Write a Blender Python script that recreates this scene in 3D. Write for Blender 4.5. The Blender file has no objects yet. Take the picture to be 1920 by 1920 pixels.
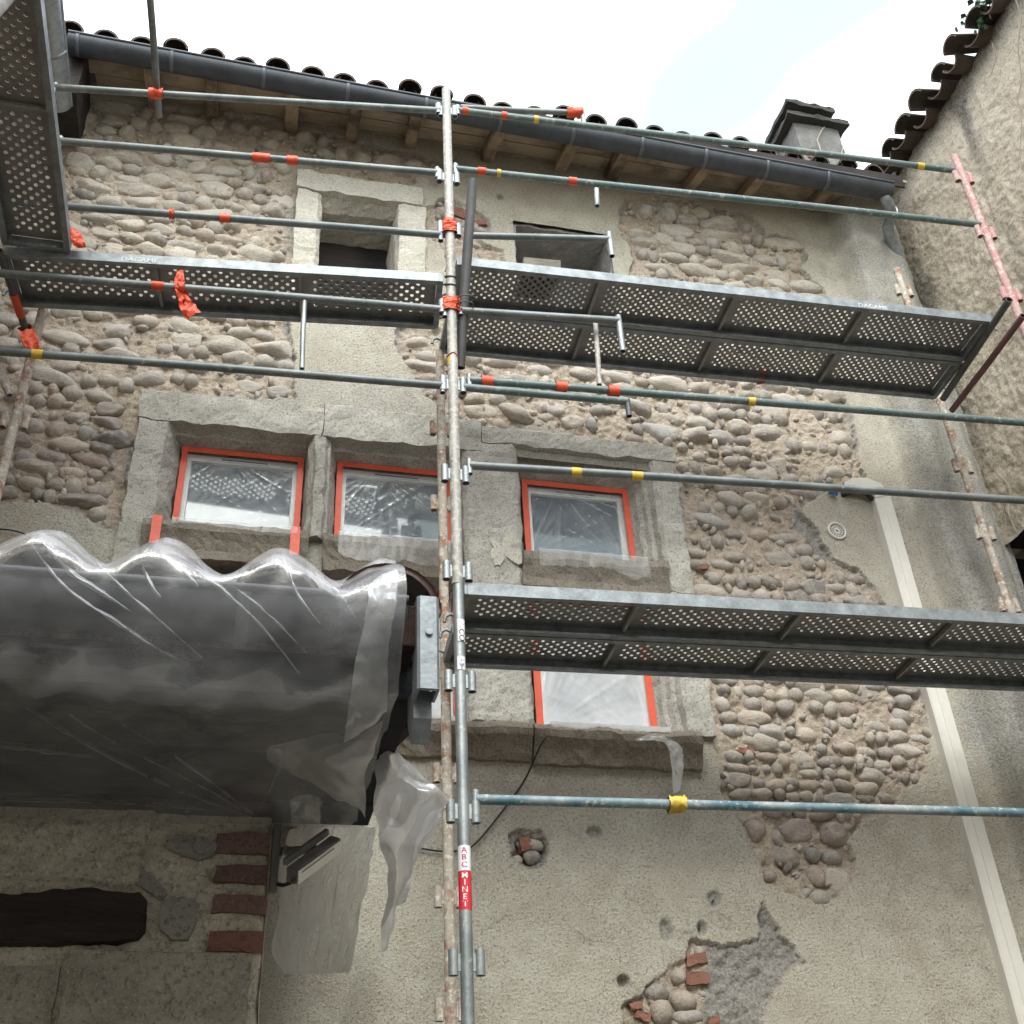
import bpy, bmesh, math, random
import numpy as np
from mathutils import Vector, Matrix, noise as mnoise

random.seed(7)
RNG = np.random.default_rng(11)
scn = bpy.context.scene
COL = scn.collection

# ------------------------------------------------------------------ camera
FPX = 2130.0
CAM = np.array([0.0, -5.3, 1.5])
def _d(p):
    v = np.array([p[0] - 960.0, -(p[1] - 960.0), -FPX]); return v / np.linalg.norm(v)
_Z = _d((780.0, -2200.0)); _X = _d((10700.0, 1890.0)); _X = _X - _Z * _X.dot(_Z); _X /= np.linalg.norm(_X)
_Y = np.cross(_Z, _X)
ROT = np.stack([_X, _Y, _Z])          # camera -> world (X along facade, Y into it, Z up)
cam_data = bpy.data.cameras.new('camera'); cam = bpy.data.objects.new('camera', cam_data); COL.objects.link(cam)
M = Matrix([list(ROT[i]) + [CAM[i]] for i in range(3)] + [[0, 0, 0, 1]])
cam.matrix_world = M
cam_data.sensor_width = 36.0; cam_data.lens = FPX / 1920.0 * 36.0
cam_data.clip_start = 0.05; cam_data.clip_end = 500
scn.camera = cam

# ------------------------------------------------------------------ sky and sun
SKYOFF = 4.5                           # slides the cloud pattern
SUN_EL, SUN_AZ = math.radians(46), math.radians(192)
world = bpy.data.worlds.new('World'); scn.world = world; world.use_nodes = True
wn = world.node_tree; wn.nodes.clear()
def wnode(t, **k):
    n = wn.nodes.new(t)
    for a, b in k.items(): setattr(n, a, b)
    return n
out = wnode('ShaderNodeOutputWorld'); bg = wnode('ShaderNodeBackground'); bg.inputs[1].default_value = 1.0
sky = wnode('ShaderNodeTexSky', sky_type='NISHITA'); sky.sun_disc = False
sky.sun_elevation = SUN_EL; sky.sun_rotation = SUN_AZ
skys = wnode('ShaderNodeVectorMath', operation='MULTIPLY'); skys.inputs[1].default_value = (0.125, 0.155, 0.115)      # Nishita at about 0.11, whitened by thin haze
wn.links.new(sky.outputs[0], skys.inputs[0])
tc = wnode('ShaderNodeTexCoord')
nz = wnode('ShaderNodeTexNoise'); nz.inputs['Scale'].default_value = 1.7; nz.inputs['Detail'].default_value = 3; nz.inputs['Roughness'].default_value = 0.45
wmap = wnode('ShaderNodeMapping'); wmap.inputs['Location'].default_value = (SKYOFF, 0.0, 0.0)
wn.links.new(tc.outputs['Generated'], wmap.inputs[0]); wn.links.new(wmap.outputs[0], nz.inputs['Vector'])
rmp = wnode('ShaderNodeValToRGB'); rmp.color_ramp.elements[0].position = 0.24; rmp.color_ramp.elements[1].position = 0.54; rme = rmp.color_ramp.elements.new(0.43); rme.color = (0.25, 0.25, 0.25, 1)
rmp.color_ramp.elements[0].color = (0.20, 0.20, 0.20, 1); rmp.color_ramp.elements[2].color = (1, 1, 1, 1)
wn.links.new(nz.outputs[0], rmp.inputs[0])
mixc = wnode('ShaderNodeMix', data_type='RGBA'); mixc.inputs[7].default_value = (1.13, 1.14, 1.25, 1)
wn.links.new(rmp.outputs[0], mixc.inputs[0]); wn.links.new(skys.outputs[0], mixc.inputs[6])
wn.links.new(mixc.outputs[2], bg.inputs[0]); wn.links.new(bg.outputs[0], out.inputs[0])
sd = bpy.data.lights.new('sun', 'SUN'); sd.energy = 1.5; sd.angle = math.radians(40); sd.color = (1, 0.985, 0.96)
so = bpy.data.objects.new('sun', sd); COL.objects.link(so)
sdir = Vector((math.sin(SUN_AZ) * math.cos(SUN_EL), math.cos(SUN_AZ) * math.cos(SUN_EL), math.sin(SUN_EL)))
so.rotation_euler = sdir.to_track_quat('Z', 'Y').to_euler(); so.location = (0, -6, 14)
scn.view_settings.view_transform = 'Standard'; scn.view_settings.look = 'None'
scn.view_settings.gamma = 1.0; scn.view_settings.exposure = 1.38
scn.cycles.max_bounces = 6; scn.cycles.diffuse_bounces = 4; scn.cycles.transparent_max_bounces = 12

# ------------------------------------------------------------------ helpers: rays, tags, meshes
def ray(px, py): return ROT @ _d((px, py))
def on(ax, v, px, py):
    r = ray(px, py); t = (v - CAM[ax]) / r[ax]; return Vector(CAM + t * r)
def onX(px, py, v): return on(0, v, px, py)
def onY(px, py, v=0.0): return on(1, v, px, py)
def onZ(px, py, v): return on(2, v, px, py)
def to_px(P):
    q = (np.asarray(P) - CAM) @ ROT
    return 960 + FPX * q[..., 0] / -q[..., 2], 960 - FPX * q[..., 1] / -q[..., 2]

def tag(o, label=None, cat=None, group=None, kind=None):
    if label: o['label'] = label
    if cat: o['category'] = cat
    if group: o['group'] = group
    if kind: o['kind'] = kind
    return o
def thing(name, loc, label, cat, group=None):
    o = bpy.data.objects.new(name, None); COL.objects.link(o); o.location = loc; o.empty_display_size = 0.1
    return tag(o, label, cat, group)
def wloc(o):
    v = Vector((0, 0, 0))
    while o is not None: v = v + o.location; o = o.parent
    return v
class MB:
    def __init__(s): s.v = []; s.f = []; s.sm = []
    def add(s, verts, faces, smooth=False):
        b = len(s.v); s.v += [tuple(p) for p in verts]; s.f += [tuple(i + b for i in f) for f in faces]
        s.sm += [smooth] * len(faces); return s
    def build(s, name, mat, parent=None, label=None):
        L = wloc(parent) if parent else Vector((0, 0, 0))
        me = bpy.data.meshes.new(name)
        me.from_pydata([(x - L.x, y - L.y, z - L.z) for x, y, z in s.v], [], s.f); me.update()
        me.polygons.foreach_set('use_smooth', s.sm); me.materials.append(mat)
        o = bpy.data.objects.new(name, me); COL.objects.link(o); o.parent = parent
        if label: o['label'] = label
        return o
BOXF = [(0, 3, 2, 1), (4, 5, 6, 7), (0, 1, 5, 4), (1, 2, 6, 5), (2, 3, 7, 6), (3, 0, 4, 7)]
def box(mb, x0, x1, y0, y1, z0, z1, bev=0.0, jit=0.0):
    bm = bmesh.new()
    bmesh.ops.create_cube(bm, size=1.0)
    for v in bm.verts:
        v.co = Vector(((x0 + x1) / 2 + v.co.x * (x1 - x0), (y0 + y1) / 2 + v.co.y * (y1 - y0), (z0 + z1) / 2 + v.co.z * (z1 - z0)))
    _bm_into(mb, bm, bev, jit)
def _bm_into(mb, bm, bev=0.0, jit=0.0, smooth=False):
    if bev > 0: bmesh.ops.bevel(bm, geom=list(bm.edges), offset=bev, segments=2, profile=0.6, affect='EDGES')
    if jit > 0:
        for v in bm.verts: v.co += Vector((random.uniform(-jit, jit), random.uniform(-jit, jit), random.uniform(-jit, jit)))
    bm.verts.index_update()
    mb.add([v.co for v in bm.verts], [[v.index for v in f.verts] for f in bm.faces], smooth); bm.free()
def obox(mb, o, ex, ey, ez, bev=0.0, jit=0.0):
    "box from corner o with edge vectors"
    o, ex, ey, ez = Vector(o), Vector(ex), Vector(ey), Vector(ez)
    bm = bmesh.new()
    vs = [bm.verts.new(o + ex * a + ey * b + ez * c) for c in (0, 1) for a, b in ((0, 0), (1, 0), (1, 1), (0, 1))]
    for f in BOXF: bm.faces.new([vs[i] for i in f])
    bmesh.ops.recalc_face_normals(bm, faces=bm.faces)
    _bm_into(mb, bm, bev, jit)
def frame_of(d):
    d = Vector(d).normalized(); a = Vector((0, 0, 1)) if abs(d.z) < 0.9 else Vector((1, 0, 0))
    u = d.cross(a).normalized(); return d, u, d.cross(u).normalized()
def tube(mb, pts, r, n=16, hollow=(True, True), wob=0.0, radf=None):
    "tube along a list of points; open ends show a dark bore"
    pts = [Vector(p) for p in pts]
    if len(pts) == 2 and wob > 0:
        L = (pts[1] - pts[0]).length; k = max(2, int(L / 0.3)); d, u, w = frame_of(pts[1] - pts[0]); a, b = random.uniform(0, 6), random.uniform(0, 6)
        pts = [pts[0].lerp(pts[1], i / k) + (u * math.sin(a + i * 5.0 / k) + w * math.sin(b + i * 4.0 / k)) * wob for i in range(k + 1)]
    rings = []
    d0, u, w = frame_of(pts[1] - pts[0])
    for i, p in enumerate(pts):
        d = (pts[min(i + 1, len(pts) - 1)] - pts[max(i - 1, 0)]).normalized()
        u = (u - d * u.dot(d)).normalized(); w = d.cross(u)
        rr = radf(i / (len(pts) - 1), i) * r if radf else r
        rings.append((p, u.copy(), w.copy(), rr, d))
    vs, fs = [], []
    for p, u_, w_, rr, d in rings:
        for k in range(n):
            a = 2 * math.pi * k / n; vs.append(p + u_ * math.cos(a) * rr + w_ * math.sin(a) * rr)
    for i in range(len(rings) - 1):
        for k in range(n): fs.append((i * n + k, i * n + (k + 1) % n, (i + 1) * n + (k + 1) % n, (i + 1) * n + k))
    mb.add(vs, fs, True)
    for e, s in ((0, 1), (len(rings) - 1, -1)):
        p, u_, w_, rr, d = rings[e]; ri = rr * 0.82
        v2 = []
        for off, q in ((0, rr), (0, ri), (s * min(0.08, rr * 4), ri)):
            for k in range(n):
                a = 2 * math.pi * k / n; v2.append(p + d * off + (u_ * math.cos(a) + w_ * math.sin(a)) * q)
        f2 = []
        if hollow[0 if e == 0 else 1]:
            for j in (0, 1):
                for k in range(n): f2.append((j * n + k, j * n + (k + 1) % n, (j + 1) * n + (k + 1) % n, (j + 1) * n + k))
            f2.append(tuple(range(2 * n, 3 * n)))
        else: f2.append(tuple(range(n)))
        mb.add(v2, f2, False)
    return mb
def prism(mb, poly, axis, a0, a1, nseg=1, jit=0.0, caps=True):
    "extrude a closed 2-D polygon along an axis: axis 'x' poly=(y,z); 'y' poly=(x,z); 'z' poly=(x,y)"
    n = len(poly); vs, fs = [], []
    for i in range(nseg + 1):
        t = a0 + (a1 - a0) * i / nseg
        for p, q in poly:
            P = {'x': (t, p, q), 'y': (p, t, q), 'z': (p, q, t)}[axis]
            if jit:
                P = Vector(P); s = jit
                P = P + Vector((mnoise.noise(P * 9), mnoise.noise(P * 9 + Vector((7, 3, 1))), mnoise.noise(P * 9 + Vector((2, 9, 5))))) * s \
                      + Vector((mnoise.noise(P * 31), mnoise.noise(P * 31 + Vector((7, 3, 1))), mnoise.noise(P * 31 + Vector((2, 9, 5))))) * s * 0.5
            vs.append(P)
    for i in range(nseg):
        for k in range(n): fs.append((i * n + k, i * n + (k + 1) % n, (i + 1) * n + (k + 1) % n, (i + 1) * n + k))
    if caps: fs.append(tuple(range(n))); fs.append(tuple(range(nseg * n, (nseg + 1) * n)))
    bm = bmesh.new(); bv = [bm.verts.new(v) for v in vs]
    for f in fs: bm.faces.new([bv[i] for i in f])
    bmesh.ops.recalc_face_normals(bm, faces=bm.faces); _bm_into(mb, bm)
    return mb
def densify(poly, step):
    o = []
    for i, p in enumerate(poly):
        q = poly[(i + 1) % len(poly)]; L = math.dist(p, q); k = max(1, int(L / step))
        for j in range(k): o.append((p[0] + (q[0] - p[0]) * j / k, p[1] + (q[1] - p[1]) * j / k))
    return o
def patch(mb, rows, nu=24, nv=24, wr=0.0, ws=10.0, seed=0.0, ridge=0.0, rs=30.0, rdir=(1, 0.4), thick=0.0):
    "smooth sheet through a control grid of 3-D points with wrinkles"
    R = [[Vector(p) for p in r] for r in rows]
    def cr(a, b, c, d, t): return 0.5 * ((2 * b) + (c - a) * t + (2 * a - 5 * b + 4 * c - d) * t * t + (3 * b - a - 3 * c + d) * t ** 3)
    def ev(pts, t):
        m = len(pts) - 1; s = min(t * m, m - 1e-6); i = int(s); f = s - i
        g = lambda j: pts[max(0, min(m, j))]
        return cr(g(i - 1), g(i), g(i + 1), g(i + 2), f)
    G = [[None] * (nu + 1) for _ in range(nv + 1)]
    for j in range(nv + 1):
        for i in range(nu + 1): G[j][i] = ev([ev(r, i / nu) for r in R], j / nv)
    vs = []
    for j in range(nv + 1):
        for i in range(nu + 1):
            a = G[j][min(i + 1, nu)] - G[j][max(i - 1, 0)]; b = G[min(j + 1, nv)][i] - G[max(j - 1, 0)][i]
            n = a.cross(b); n = n.normalized() if n.length > 1e-9 else Vector((0, -1, 0))
            p = G[j][i]; h = 0.0
            if wr: h += wr * (mnoise.noise(p * ws + Vector((seed, 0, 0))) + 0.5 * mnoise.noise(p * ws * 2.3 + Vector((0, seed, 0))))
            if ridge:
                q = p.x * rdir[0] + p.z * rdir[1] + p.y * 0.5; w = mnoise.noise(p * 3 + Vector((seed, 1, 2))) * 0.12
                h += ridge * (1 - abs(2 * (((q + w) * rs) % 1.0) - 1)) * (0.4 + mnoise.noise(p * 5 + Vector((seed, seed, 0))))
            vs.append(p + n * h)
    fs = [(j * (nu + 1) + i, j * (nu + 1) + i + 1, (j + 1) * (nu + 1) + i + 1, (j + 1) * (nu + 1) + i) for j in range(nv) for i in range(nu)]
    mb.add(vs, fs, True); return mb

# ------------------------------------------------------------------ materials
class NT:
    def __init__(s, name):
        s.m = bpy.data.materials.new(name); s.m.use_nodes = True; s.t = s.m.node_tree; s.t.nodes.clear()
        s.out = s.n('ShaderNodeOutputMaterial')
    def n(s, t, **k):
        x = s.t.nodes.new(t)
        for a, b in k.items(): setattr(x, a, b)
        return x
    def l(s, a, b): s.t.links.new(a, b)
    def co(s, objrand=True):
        tc = s.n('ShaderNodeTexCoord')
        if not objrand: return tc.outputs['Object']
        oi = s.n('ShaderNodeObjectInfo'); m = s.n('ShaderNodeMath', operation='MULTIPLY'); m.inputs[1].default_value = 37.0; s.l(oi.outputs['Random'], m.inputs[0])
        a = s.n('ShaderNodeVectorMath', operation='ADD'); s.l(tc.outputs['Object'], a.inputs[0]); s.l(m.outputs[0], a.inputs[1]); return a.outputs[0]
    def noise(s, co, scale, detail=6, rough=0.6, dist=0.0, stretch=None):
        if stretch:
            mp = s.n('ShaderNodeMapping'); mp.inputs['Scale'].default_value = stretch; s.l(co, mp.inputs[0]); co = mp.outputs[0]
        x = s.n('ShaderNodeTexNoise'); x.inputs['Scale'].default_value = scale; x.inputs['Detail'].default_value = detail
        x.inputs['Roughness'].default_value = rough; x.inputs['Distortion'].default_value = dist; s.l(co, x.inputs['Vector']); return x.outputs[0]
    def vor(s, co, scale):
        x = s.n('ShaderNodeTexVoronoi'); x.inputs['Scale'].default_value = scale; s.l(co, x.inputs['Vector']); return x.outputs['Distance']
    def ramp(s, f, *st):
        x = s.n('ShaderNodeValToRGB'); e = x.color_ramp.elements
        while len(e) < len(st): e.new(0.5)
        for q, (p, c) in zip(e, st): q.position = p; q.color = (c if isinstance(c, tuple) else (c, c, c)) + (1,)
        s.l(f, x.inputs[0]); return x.outputs[0]
    def mix(s, f, a, b, mode='MIX'):
        x = s.n('ShaderNodeMix', data_type='RGBA', blend_type=mode)
        for i, q in ((0, f), (6, a), (7, b)):
            if isinstance(q, (int, float)): x.inputs[i].default_value = q
            elif isinstance(q, tuple): x.inputs[i].default_value = q + (1,)
            else: s.l(q, x.inputs[i])
        return x.outputs[2]
    def math(s, op, a, b):
        x = s.n('ShaderNodeMath', operation=op)
        for i, q in enumerate((a, b)):
            if isinstance(q, (int, float)): x.inputs[i].default_value = q
            else: s.l(q, x.inputs[i])
        return x.outputs[0]
    def attr(s, name): x = s.n('ShaderNodeAttribute', attribute_name=name); return x.outputs['Fac']
    def bump(s, h, strength=0.5, dist=0.01, prev=None):
        x = s.n('ShaderNodeBump'); x.inputs['Strength'].default_value = strength; x.inputs['Distance'].default_value = dist; s.l(h, x.inputs['Height'])
        if prev is not None: s.l(prev, x.inputs['Normal'])
        return x.outputs[0]
    def finish(s, col, rough=0.85, normal=None, metal=0.0, spec=0.3):
        b = s.n('ShaderNodeBsdfPrincipled')
        for k, q in (('Base Color', col), ('Roughness', rough), ('Metallic', metal), ('Specular IOR Level', spec)):
            if isinstance(q, (int, float)): b.inputs[k].default_value = q
            elif isinstance(q, tuple): b.inputs[k].default_value = q + (1,)
            else: s.l(q, b.inputs[k])
        if normal is not None: s.l(normal, b.inputs['Normal'])
        s.l(b.outputs[0], s.out.inputs[0]); return s.m

def mat_facade():
    s = NT('lime_render_and_mortar'); c = s.co(False)
    big = s.noise(c, 0.9, 5, 0.6); mid = s.noise(c, 7, 6, 0.65); fine = s.noise(c, 70, 4, 0.7); grain = s.noise(c, 190, 2, 0.6)
    pl = s.mix(s.ramp(big, (0.35, 0.0), (0.65, 1.0)), (0.50, 0.46, 0.375), (0.60, 0.565, 0.47))
    pl = s.mix(s.ramp(s.noise(c, 2.6, 6, 0.68, 0.4), (0.50, 0.0), (0.68, 0.6)), pl, (0.40, 0.335, 0.265))
    pl = s.mix(s.ramp(mid, (0.45, 0.0), (0.68, 0.7)), pl, (0.43, 0.375, 0.295))
    pl = s.mix(s.ramp(mid, (0.25, 0.55), (0.42, 0.0)), pl, (0.66, 0.635, 0.56))
    pl = s.mix(s.ramp(fine, (0.52, 0.0), (0.64, 0.75)), pl, (0.24, 0.215, 0.175))
    pl = s.mix(s.ramp(grain, (0.36, 0.7), (0.47, 0.0)), pl, (0.74, 0.71, 0.62))
    vo = s.n('ShaderNodeTexVoronoi', feature='DISTANCE_TO_EDGE'); vo.inputs['Scale'].default_value = 1.5
    wv = s.n('ShaderNodeVectorMath', operation='ADD'); nv = s.n('ShaderNodeTexNoise'); nv.inputs['Scale'].default_value = 4.0; nv.inputs['Detail'].default_value = 5; s.l(c, nv.inputs['Vector'])
    sv = s.n('ShaderNodeVectorMath', operation='SCALE'); sv.inputs['Scale'].default_value = 0.5; s.l(nv.outputs['Color'], sv.inputs[0]); s.l(c, wv.inputs[0]); s.l(sv.outputs[0], wv.inputs[1]); s.l(wv.outputs[0], vo.inputs['Vector'])
    crk = s.math('MULTIPLY', s.ramp(vo.outputs['Distance'], (0.0, 0.38), (0.010, 0.0)), s.ramp(big, (0.48, 0.0), (0.56, 0.8))); pl = s.mix(crk, pl, (0.13, 0.115, 0.10))
    mo = s.mix(s.ramp(mid, (0.3, 0.0), (0.7, 1.0)), (0.585, 0.49, 0.395), (0.46, 0.375, 0.295))
    mo = s.mix(s.ramp(fine, (0.5, 0.0), (0.64, 0.75)), mo, (0.25, 0.205, 0.165))
    mo = s.mix(s.ramp(grain, (0.36, 0.6), (0.46, 0.0)), mo, (0.70, 0.61, 0.50))
    mo = s.mix(s.ramp(big, (0.45, 0.0), (0.7, 0.45)), mo, (0.62, 0.55, 0.44))
    ce = s.mix(s.ramp(fine, (0.35, 0.0), (0.7, 1.0)), (0.44, 0.42, 0.385), (0.20, 0.19, 0.18))
    ce = s.mix(s.ramp(mid, (0.55, 0.0), (0.7, 0.6)), ce, (0.5, 0.47, 0.42))
    col = s.mix(s.attr('bare'), pl, mo); col = s.mix(s.attr('cement'), col, ce)
    gr = s.attr('grey'); col = s.mix(s.math('MULTIPLY', gr, s.ramp(mid, (0.3, 0.35), (0.6, 1.0))), col, s.mix(s.ramp(fine, (0.4, 0.0), (0.6, 1.0)), (0.47, 0.46, 0.425), (0.28, 0.275, 0.255)))
    b = s.bump(mid, 0.5, 0.02); b = s.bump(fine, 0.9, 0.02, b); b = s.bump(grain, 0.7, 0.006, b)
    return s.finish(col, 0.95, b, 0, 0.15)
def mat_stone(name='river_cobble', k=1.0, pale=0.0):
    s = NT(name); c = s.co(True)
    oi = s.n('ShaderNodeObjectInfo'); gi = s.n('ShaderNodeNewGeometry')
    r = s.math('FRACT', s.math('ADD', oi.outputs['Random'], gi.outputs['Random Per Island']), 0.0)
    base = s.ramp(r, (0.0, (0.25, 0.215, 0.185)), (0.13, (0.43, 0.385, 0.33)), (0.26, (0.20, 0.19, 0.185)), (0.40, (0.54, 0.49, 0.42)), (0.52, (0.15, 0.145, 0.145)), (0.64, (0.36, 0.295, 0.24)), (0.76, (0.36, 0.35, 0.34)), (0.88, (0.27, 0.195, 0.165)), (1.0, (0.52, 0.45, 0.36)))
    n1 = s.noise(c, 1.6 * k, 6, 0.62); n2 = s.noise(c, 8 * k, 4, 0.65); n3 = s.noise(c, 3.0 * k, 5, 0.7, 1.0)
    base = s.mix(s.ramp(n1, (0.42, pale), (0.62, min(1, 0.5 + pale))), base, (0.52, 0.465, 0.39))
    base = s.mix(s.ramp(n2, (0.5, 0.0), (0.66, 0.55)), base, (0.15, 0.13, 0.11))
    base = s.mix(s.ramp(n3, (0.58, 0.0), (0.68, 0.75)), base, (0.56, 0.47, 0.37))
    b = s.bump(n1, 0.5, 0.02); b = s.bump(n2, 0.5, 0.006, b)
    return s.finish(base, s.ramp(n1, (0.3, 0.55), (0.7, 0.9)), b, 0, 0.3)
def mat_rock(name, c1, c2, c3, sc=1.0, bump=0.6, rough=0.92):
    s = NT(name); c = s.co(True)
    a = s.noise(c, 5 * sc, 6, 0.62); f = s.noise(c, 75 * sc, 4, 0.7); g = s.noise(c, 160 * sc, 2, 0.5)
    col = s.mix(s.ramp(a, (0.35, 0.0), (0.65, 1.0)), c1, c2); col = s.mix(s.ramp(f, (0.5, 0.0), (0.66, 0.8)), col, c3)
    col = s.mix(s.ramp(g, (0.3, 0.5), (0.45, 0.0)), col, tuple(min(1, x * 1.35) for x in c1))
    b = s.bump(a, 0.4, 0.02); b = s.bump(f, bump, 0.008, b); b = s.bump(g, bump * 0.6, 0.004, b)
    return s.finish(col, rough, b, 0, 0.2)
def mat_tube(name, c1, c2, splat, amt=0.55, metal=0.6, rough=0.5, rust=None):
    s = NT(name); c = s.co(True)
    a = s.noise(c, 6, 6, 0.65); b_ = s.noise(c, 34, 6, 0.7); f = s.noise(c, 120, 3, 0.6)
    col = s.mix(s.ramp(a, (0.35, 0.0), (0.62, 1.0)), c1, c2)
    if rust: col = s.mix(s.ramp(s.noise(c, 11, 6, 0.7), (0.5, 0.0), (0.6, 0.85)), col, rust)
    sp = s.ramp(b_, (amt, 0.0), (amt + 0.08, 0.9)); col = s.mix(sp, col, splat)
    col = s.mix(s.ramp(f, (0.55, 0.0), (0.75, 0.4)), col, (0.08, 0.08, 0.075))
    ro = s.mix(sp, (rough, rough, rough), (0.9, 0.9, 0.9)); me = s.mix(sp, (metal, metal, metal), (0, 0, 0))
    n = s.bump(b_, 0.35, 0.006); n = s.bump(f, 0.2, 0.002, n)
    return s.finish(col, ro, n, me, 0.4)
def mat_plain(name, col, rough=0.6, metal=0.0, var=0.25, sc=20, bump=0.15, spec=0.4):
    s = NT(name); c = s.co(True); a = s.noise(c, sc, 6, 0.65); f = s.noise(c, sc * 6, 3, 0.6)
    k = s.mix(s.ramp(a, (0.3, 0.0), (0.7, 1.0)), tuple(x * (1 - var) for x in col), tuple(min(1, x * (1 + var)) for x in col))
    k = s.mix(s.ramp(f, (0.5, 0.0), (0.8, 0.5)), k, tuple(x * (1 - 1.6 * var) for x in col))
    n = s.bump(a, bump, 0.01); n = s.bump(f, bump, 0.002, n)
    return s.finish(k, rough, n, metal, spec)
def mat_wood(name, c1, c2, dark, axis, rough=0.85):
    s = NT(name); c = s.co(True); st = {'x': (1, 14, 14), 'y': (14, 1, 14), 'z': (14, 14, 1)}[axis]
    g = s.noise(c, 4.0, 7, 0.65, 0.6, st); a = s.noise(c, 3.0, 5, 0.6); f = s.noise(c, 14, 5, 0.7, 0, st)
    col = s.mix(s.ramp(g, (0.3, 0.0), (0.7, 1.0)), c1, c2); col = s.mix(s.ramp(a, (0.48, 0.0), (0.66, 0.85)), col, dark)
    col = s.mix(s.ramp(f, (0.55, 0.0), (0.72, 0.7)), col, tuple(x * 0.5 for x in dark))
    n = s.bump(g, 0.5, 0.01); n = s.bump(f, 0.4, 0.006, n)
    return s.finish(col, rough, n, 0, 0.2)
def mat_film(name, clear=0.62, white=0.8, gloss=0.12, cloud=0.25, fres=0.5, rough=0.22, bmp=0.12):
    s = NT(name); c = s.co(True)
    tr = s.n('ShaderNodeBsdfTransparent'); tr.inputs[0].default_value = (0.97, 0.98, 0.98, 1)
    di = s.n('ShaderNodeBsdfDiffuse'); di.inputs[0].default_value = (white, white, white * 1.01, 1)
    tl = s.n('ShaderNodeBsdfTranslucent'); tl.inputs[0].default_value = (white, white, white, 1)
    gl = s.n('ShaderNodeBsdfGlossy'); gl.inputs['Roughness'].default_value = rough
    a = s.n('ShaderNodeMixShader'); a.inputs[0].default_value = 0.45; s.l(di.outputs[0], a.inputs[1]); s.l(tl.outputs[0], a.inputs[2])
    f = s.noise(c, 6, 5, 0.6, 0.5); fr = s.ramp(f, (0.3, max(0.0, clear - cloud)), (0.7, min(1.0, clear + cloud)))
    b = s.n('ShaderNodeMixShader'); s.l(fr, b.inputs[0]); s.l(a.outputs[0], b.inputs[1]); s.l(tr.outputs[0], b.inputs[2])
    fs = s.n('ShaderNodeFresnel'); fs.inputs[0].default_value = 1.45
    g = s.n('ShaderNodeMixShader')
    m = s.n('ShaderNodeMath', operation='MULTIPLY_ADD'); s.l(fs.outputs[0], m.inputs[0]); m.inputs[1].default_value = fres; m.inputs[2].default_value = gloss * 0.3
    s.l(m.outputs[0], g.inputs[0]); s.l(b.outputs[0], g.inputs[1]); s.l(gl.outputs[0], g.inputs[2])
    n = s.bump(s.noise(c, 28, 5, 0.6, 1.5), bmp, 0.01); s.l(n, gl.inputs['Normal']); s.l(n, di.inputs['Normal'])
    s.l(g.outputs[0], s.out.inputs[0]); return s.m

FACADE = mat_facade(); STONE = mat_stone('river_cobble', 1.0, 0.0); STONE_P = mat_stone('dusty_river_cobble', 1.0, 0.40); STONE_S = mat_stone('small_river_cobble', 16.0, 0.12)
GRANITE = mat_rock('grey_dressed_granite', (0.47, 0.45, 0.40), (0.35, 0.335, 0.295), (0.15, 0.142, 0.128))
GRANITE_D = mat_rock('weathered_brown_sill_stone', (0.30, 0.265, 0.22), (0.20, 0.175, 0.145), (0.10, 0.085, 0.07))
LIMEST = mat_rock('whitewashed_limestone', (0.56, 0.53, 0.46), (0.47, 0.44, 0.37), (0.24, 0.225, 0.20))
NEIGH = mat_rock('rough_ochre_roughcast', (0.46, 0.385, 0.28), (0.40, 0.325, 0.23), (0.19, 0.155, 0.115), 0.8, 1.0)
CHIM = mat_rock('grey_chimney_render', (0.20, 0.195, 0.185), (0.13, 0.128, 0.12), (0.06, 0.06, 0.056))
SOOT = mat_rock('black_lichened_slab', (0.065, 0.065, 0.06), (0.04, 0.042, 0.035), (0.02, 0.02, 0.018))
TILE = mat_rock('dark_mossy_clay_tile', (0.15, 0.11, 0.09), (0.085, 0.075, 0.06), (0.045, 0.045, 0.035))
TILE_B = mat_plain('brown_coated_tile', (0.06, 0.028, 0.022), 0.45)
BRICK = mat_rock('old_red_brick', (0.31, 0.15, 0.105), (0.23, 0.11, 0.085), (0.15, 0.095, 0.08))
BRICK_R = mat_rock('faded_red_brick', (0.30, 0.15, 0.115), (0.21, 0.12, 0.10), (0.12, 0.075, 0.065))
BRICK_D = mat_rock('sooty_brick', (0.26, 0.17, 0.15), (0.18, 0.115, 0.105), (0.11, 0.08, 0.07))
ANNEX = mat_rock('annex_old_render', (0.66, 0.62, 0.52), (0.50, 0.46, 0.38), (0.22, 0.20, 0.17))
ANNEX_G = mat_rock('grey_cement_patch', (0.36, 0.345, 0.32), (0.26, 0.25, 0.235), (0.14, 0.13, 0.125))
ANNEX_B = mat_rock('annex_grey_block', (0.46, 0.43, 0.36), (0.31, 0.29, 0.25), (0.15, 0.14, 0.12))
CHAR = mat_wood('charred_timber', (0.055, 0.045, 0.04), (0.03, 0.026, 0.026), (0.014, 0.014, 0.016), 'x')
WOOD_Y = mat_wood('weathered_rafter', (0.46, 0.36, 0.24), (0.30, 0.22, 0.145), (0.07, 0.052, 0.042), 'y')
WOOD_X = mat_wood('weathered_eave_board', (0.52, 0.43, 0.315), (0.40, 0.315, 0.22), (0.20, 0.15, 0.108), 'x')
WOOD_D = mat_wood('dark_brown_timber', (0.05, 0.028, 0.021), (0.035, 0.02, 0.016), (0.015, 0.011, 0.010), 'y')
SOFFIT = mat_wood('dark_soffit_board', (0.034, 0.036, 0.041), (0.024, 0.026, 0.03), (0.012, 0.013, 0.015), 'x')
ZINC = mat_plain('weathered_zinc', (0.062, 0.069, 0.08), 0.5, 0.3, 0.25, 8)
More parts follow.
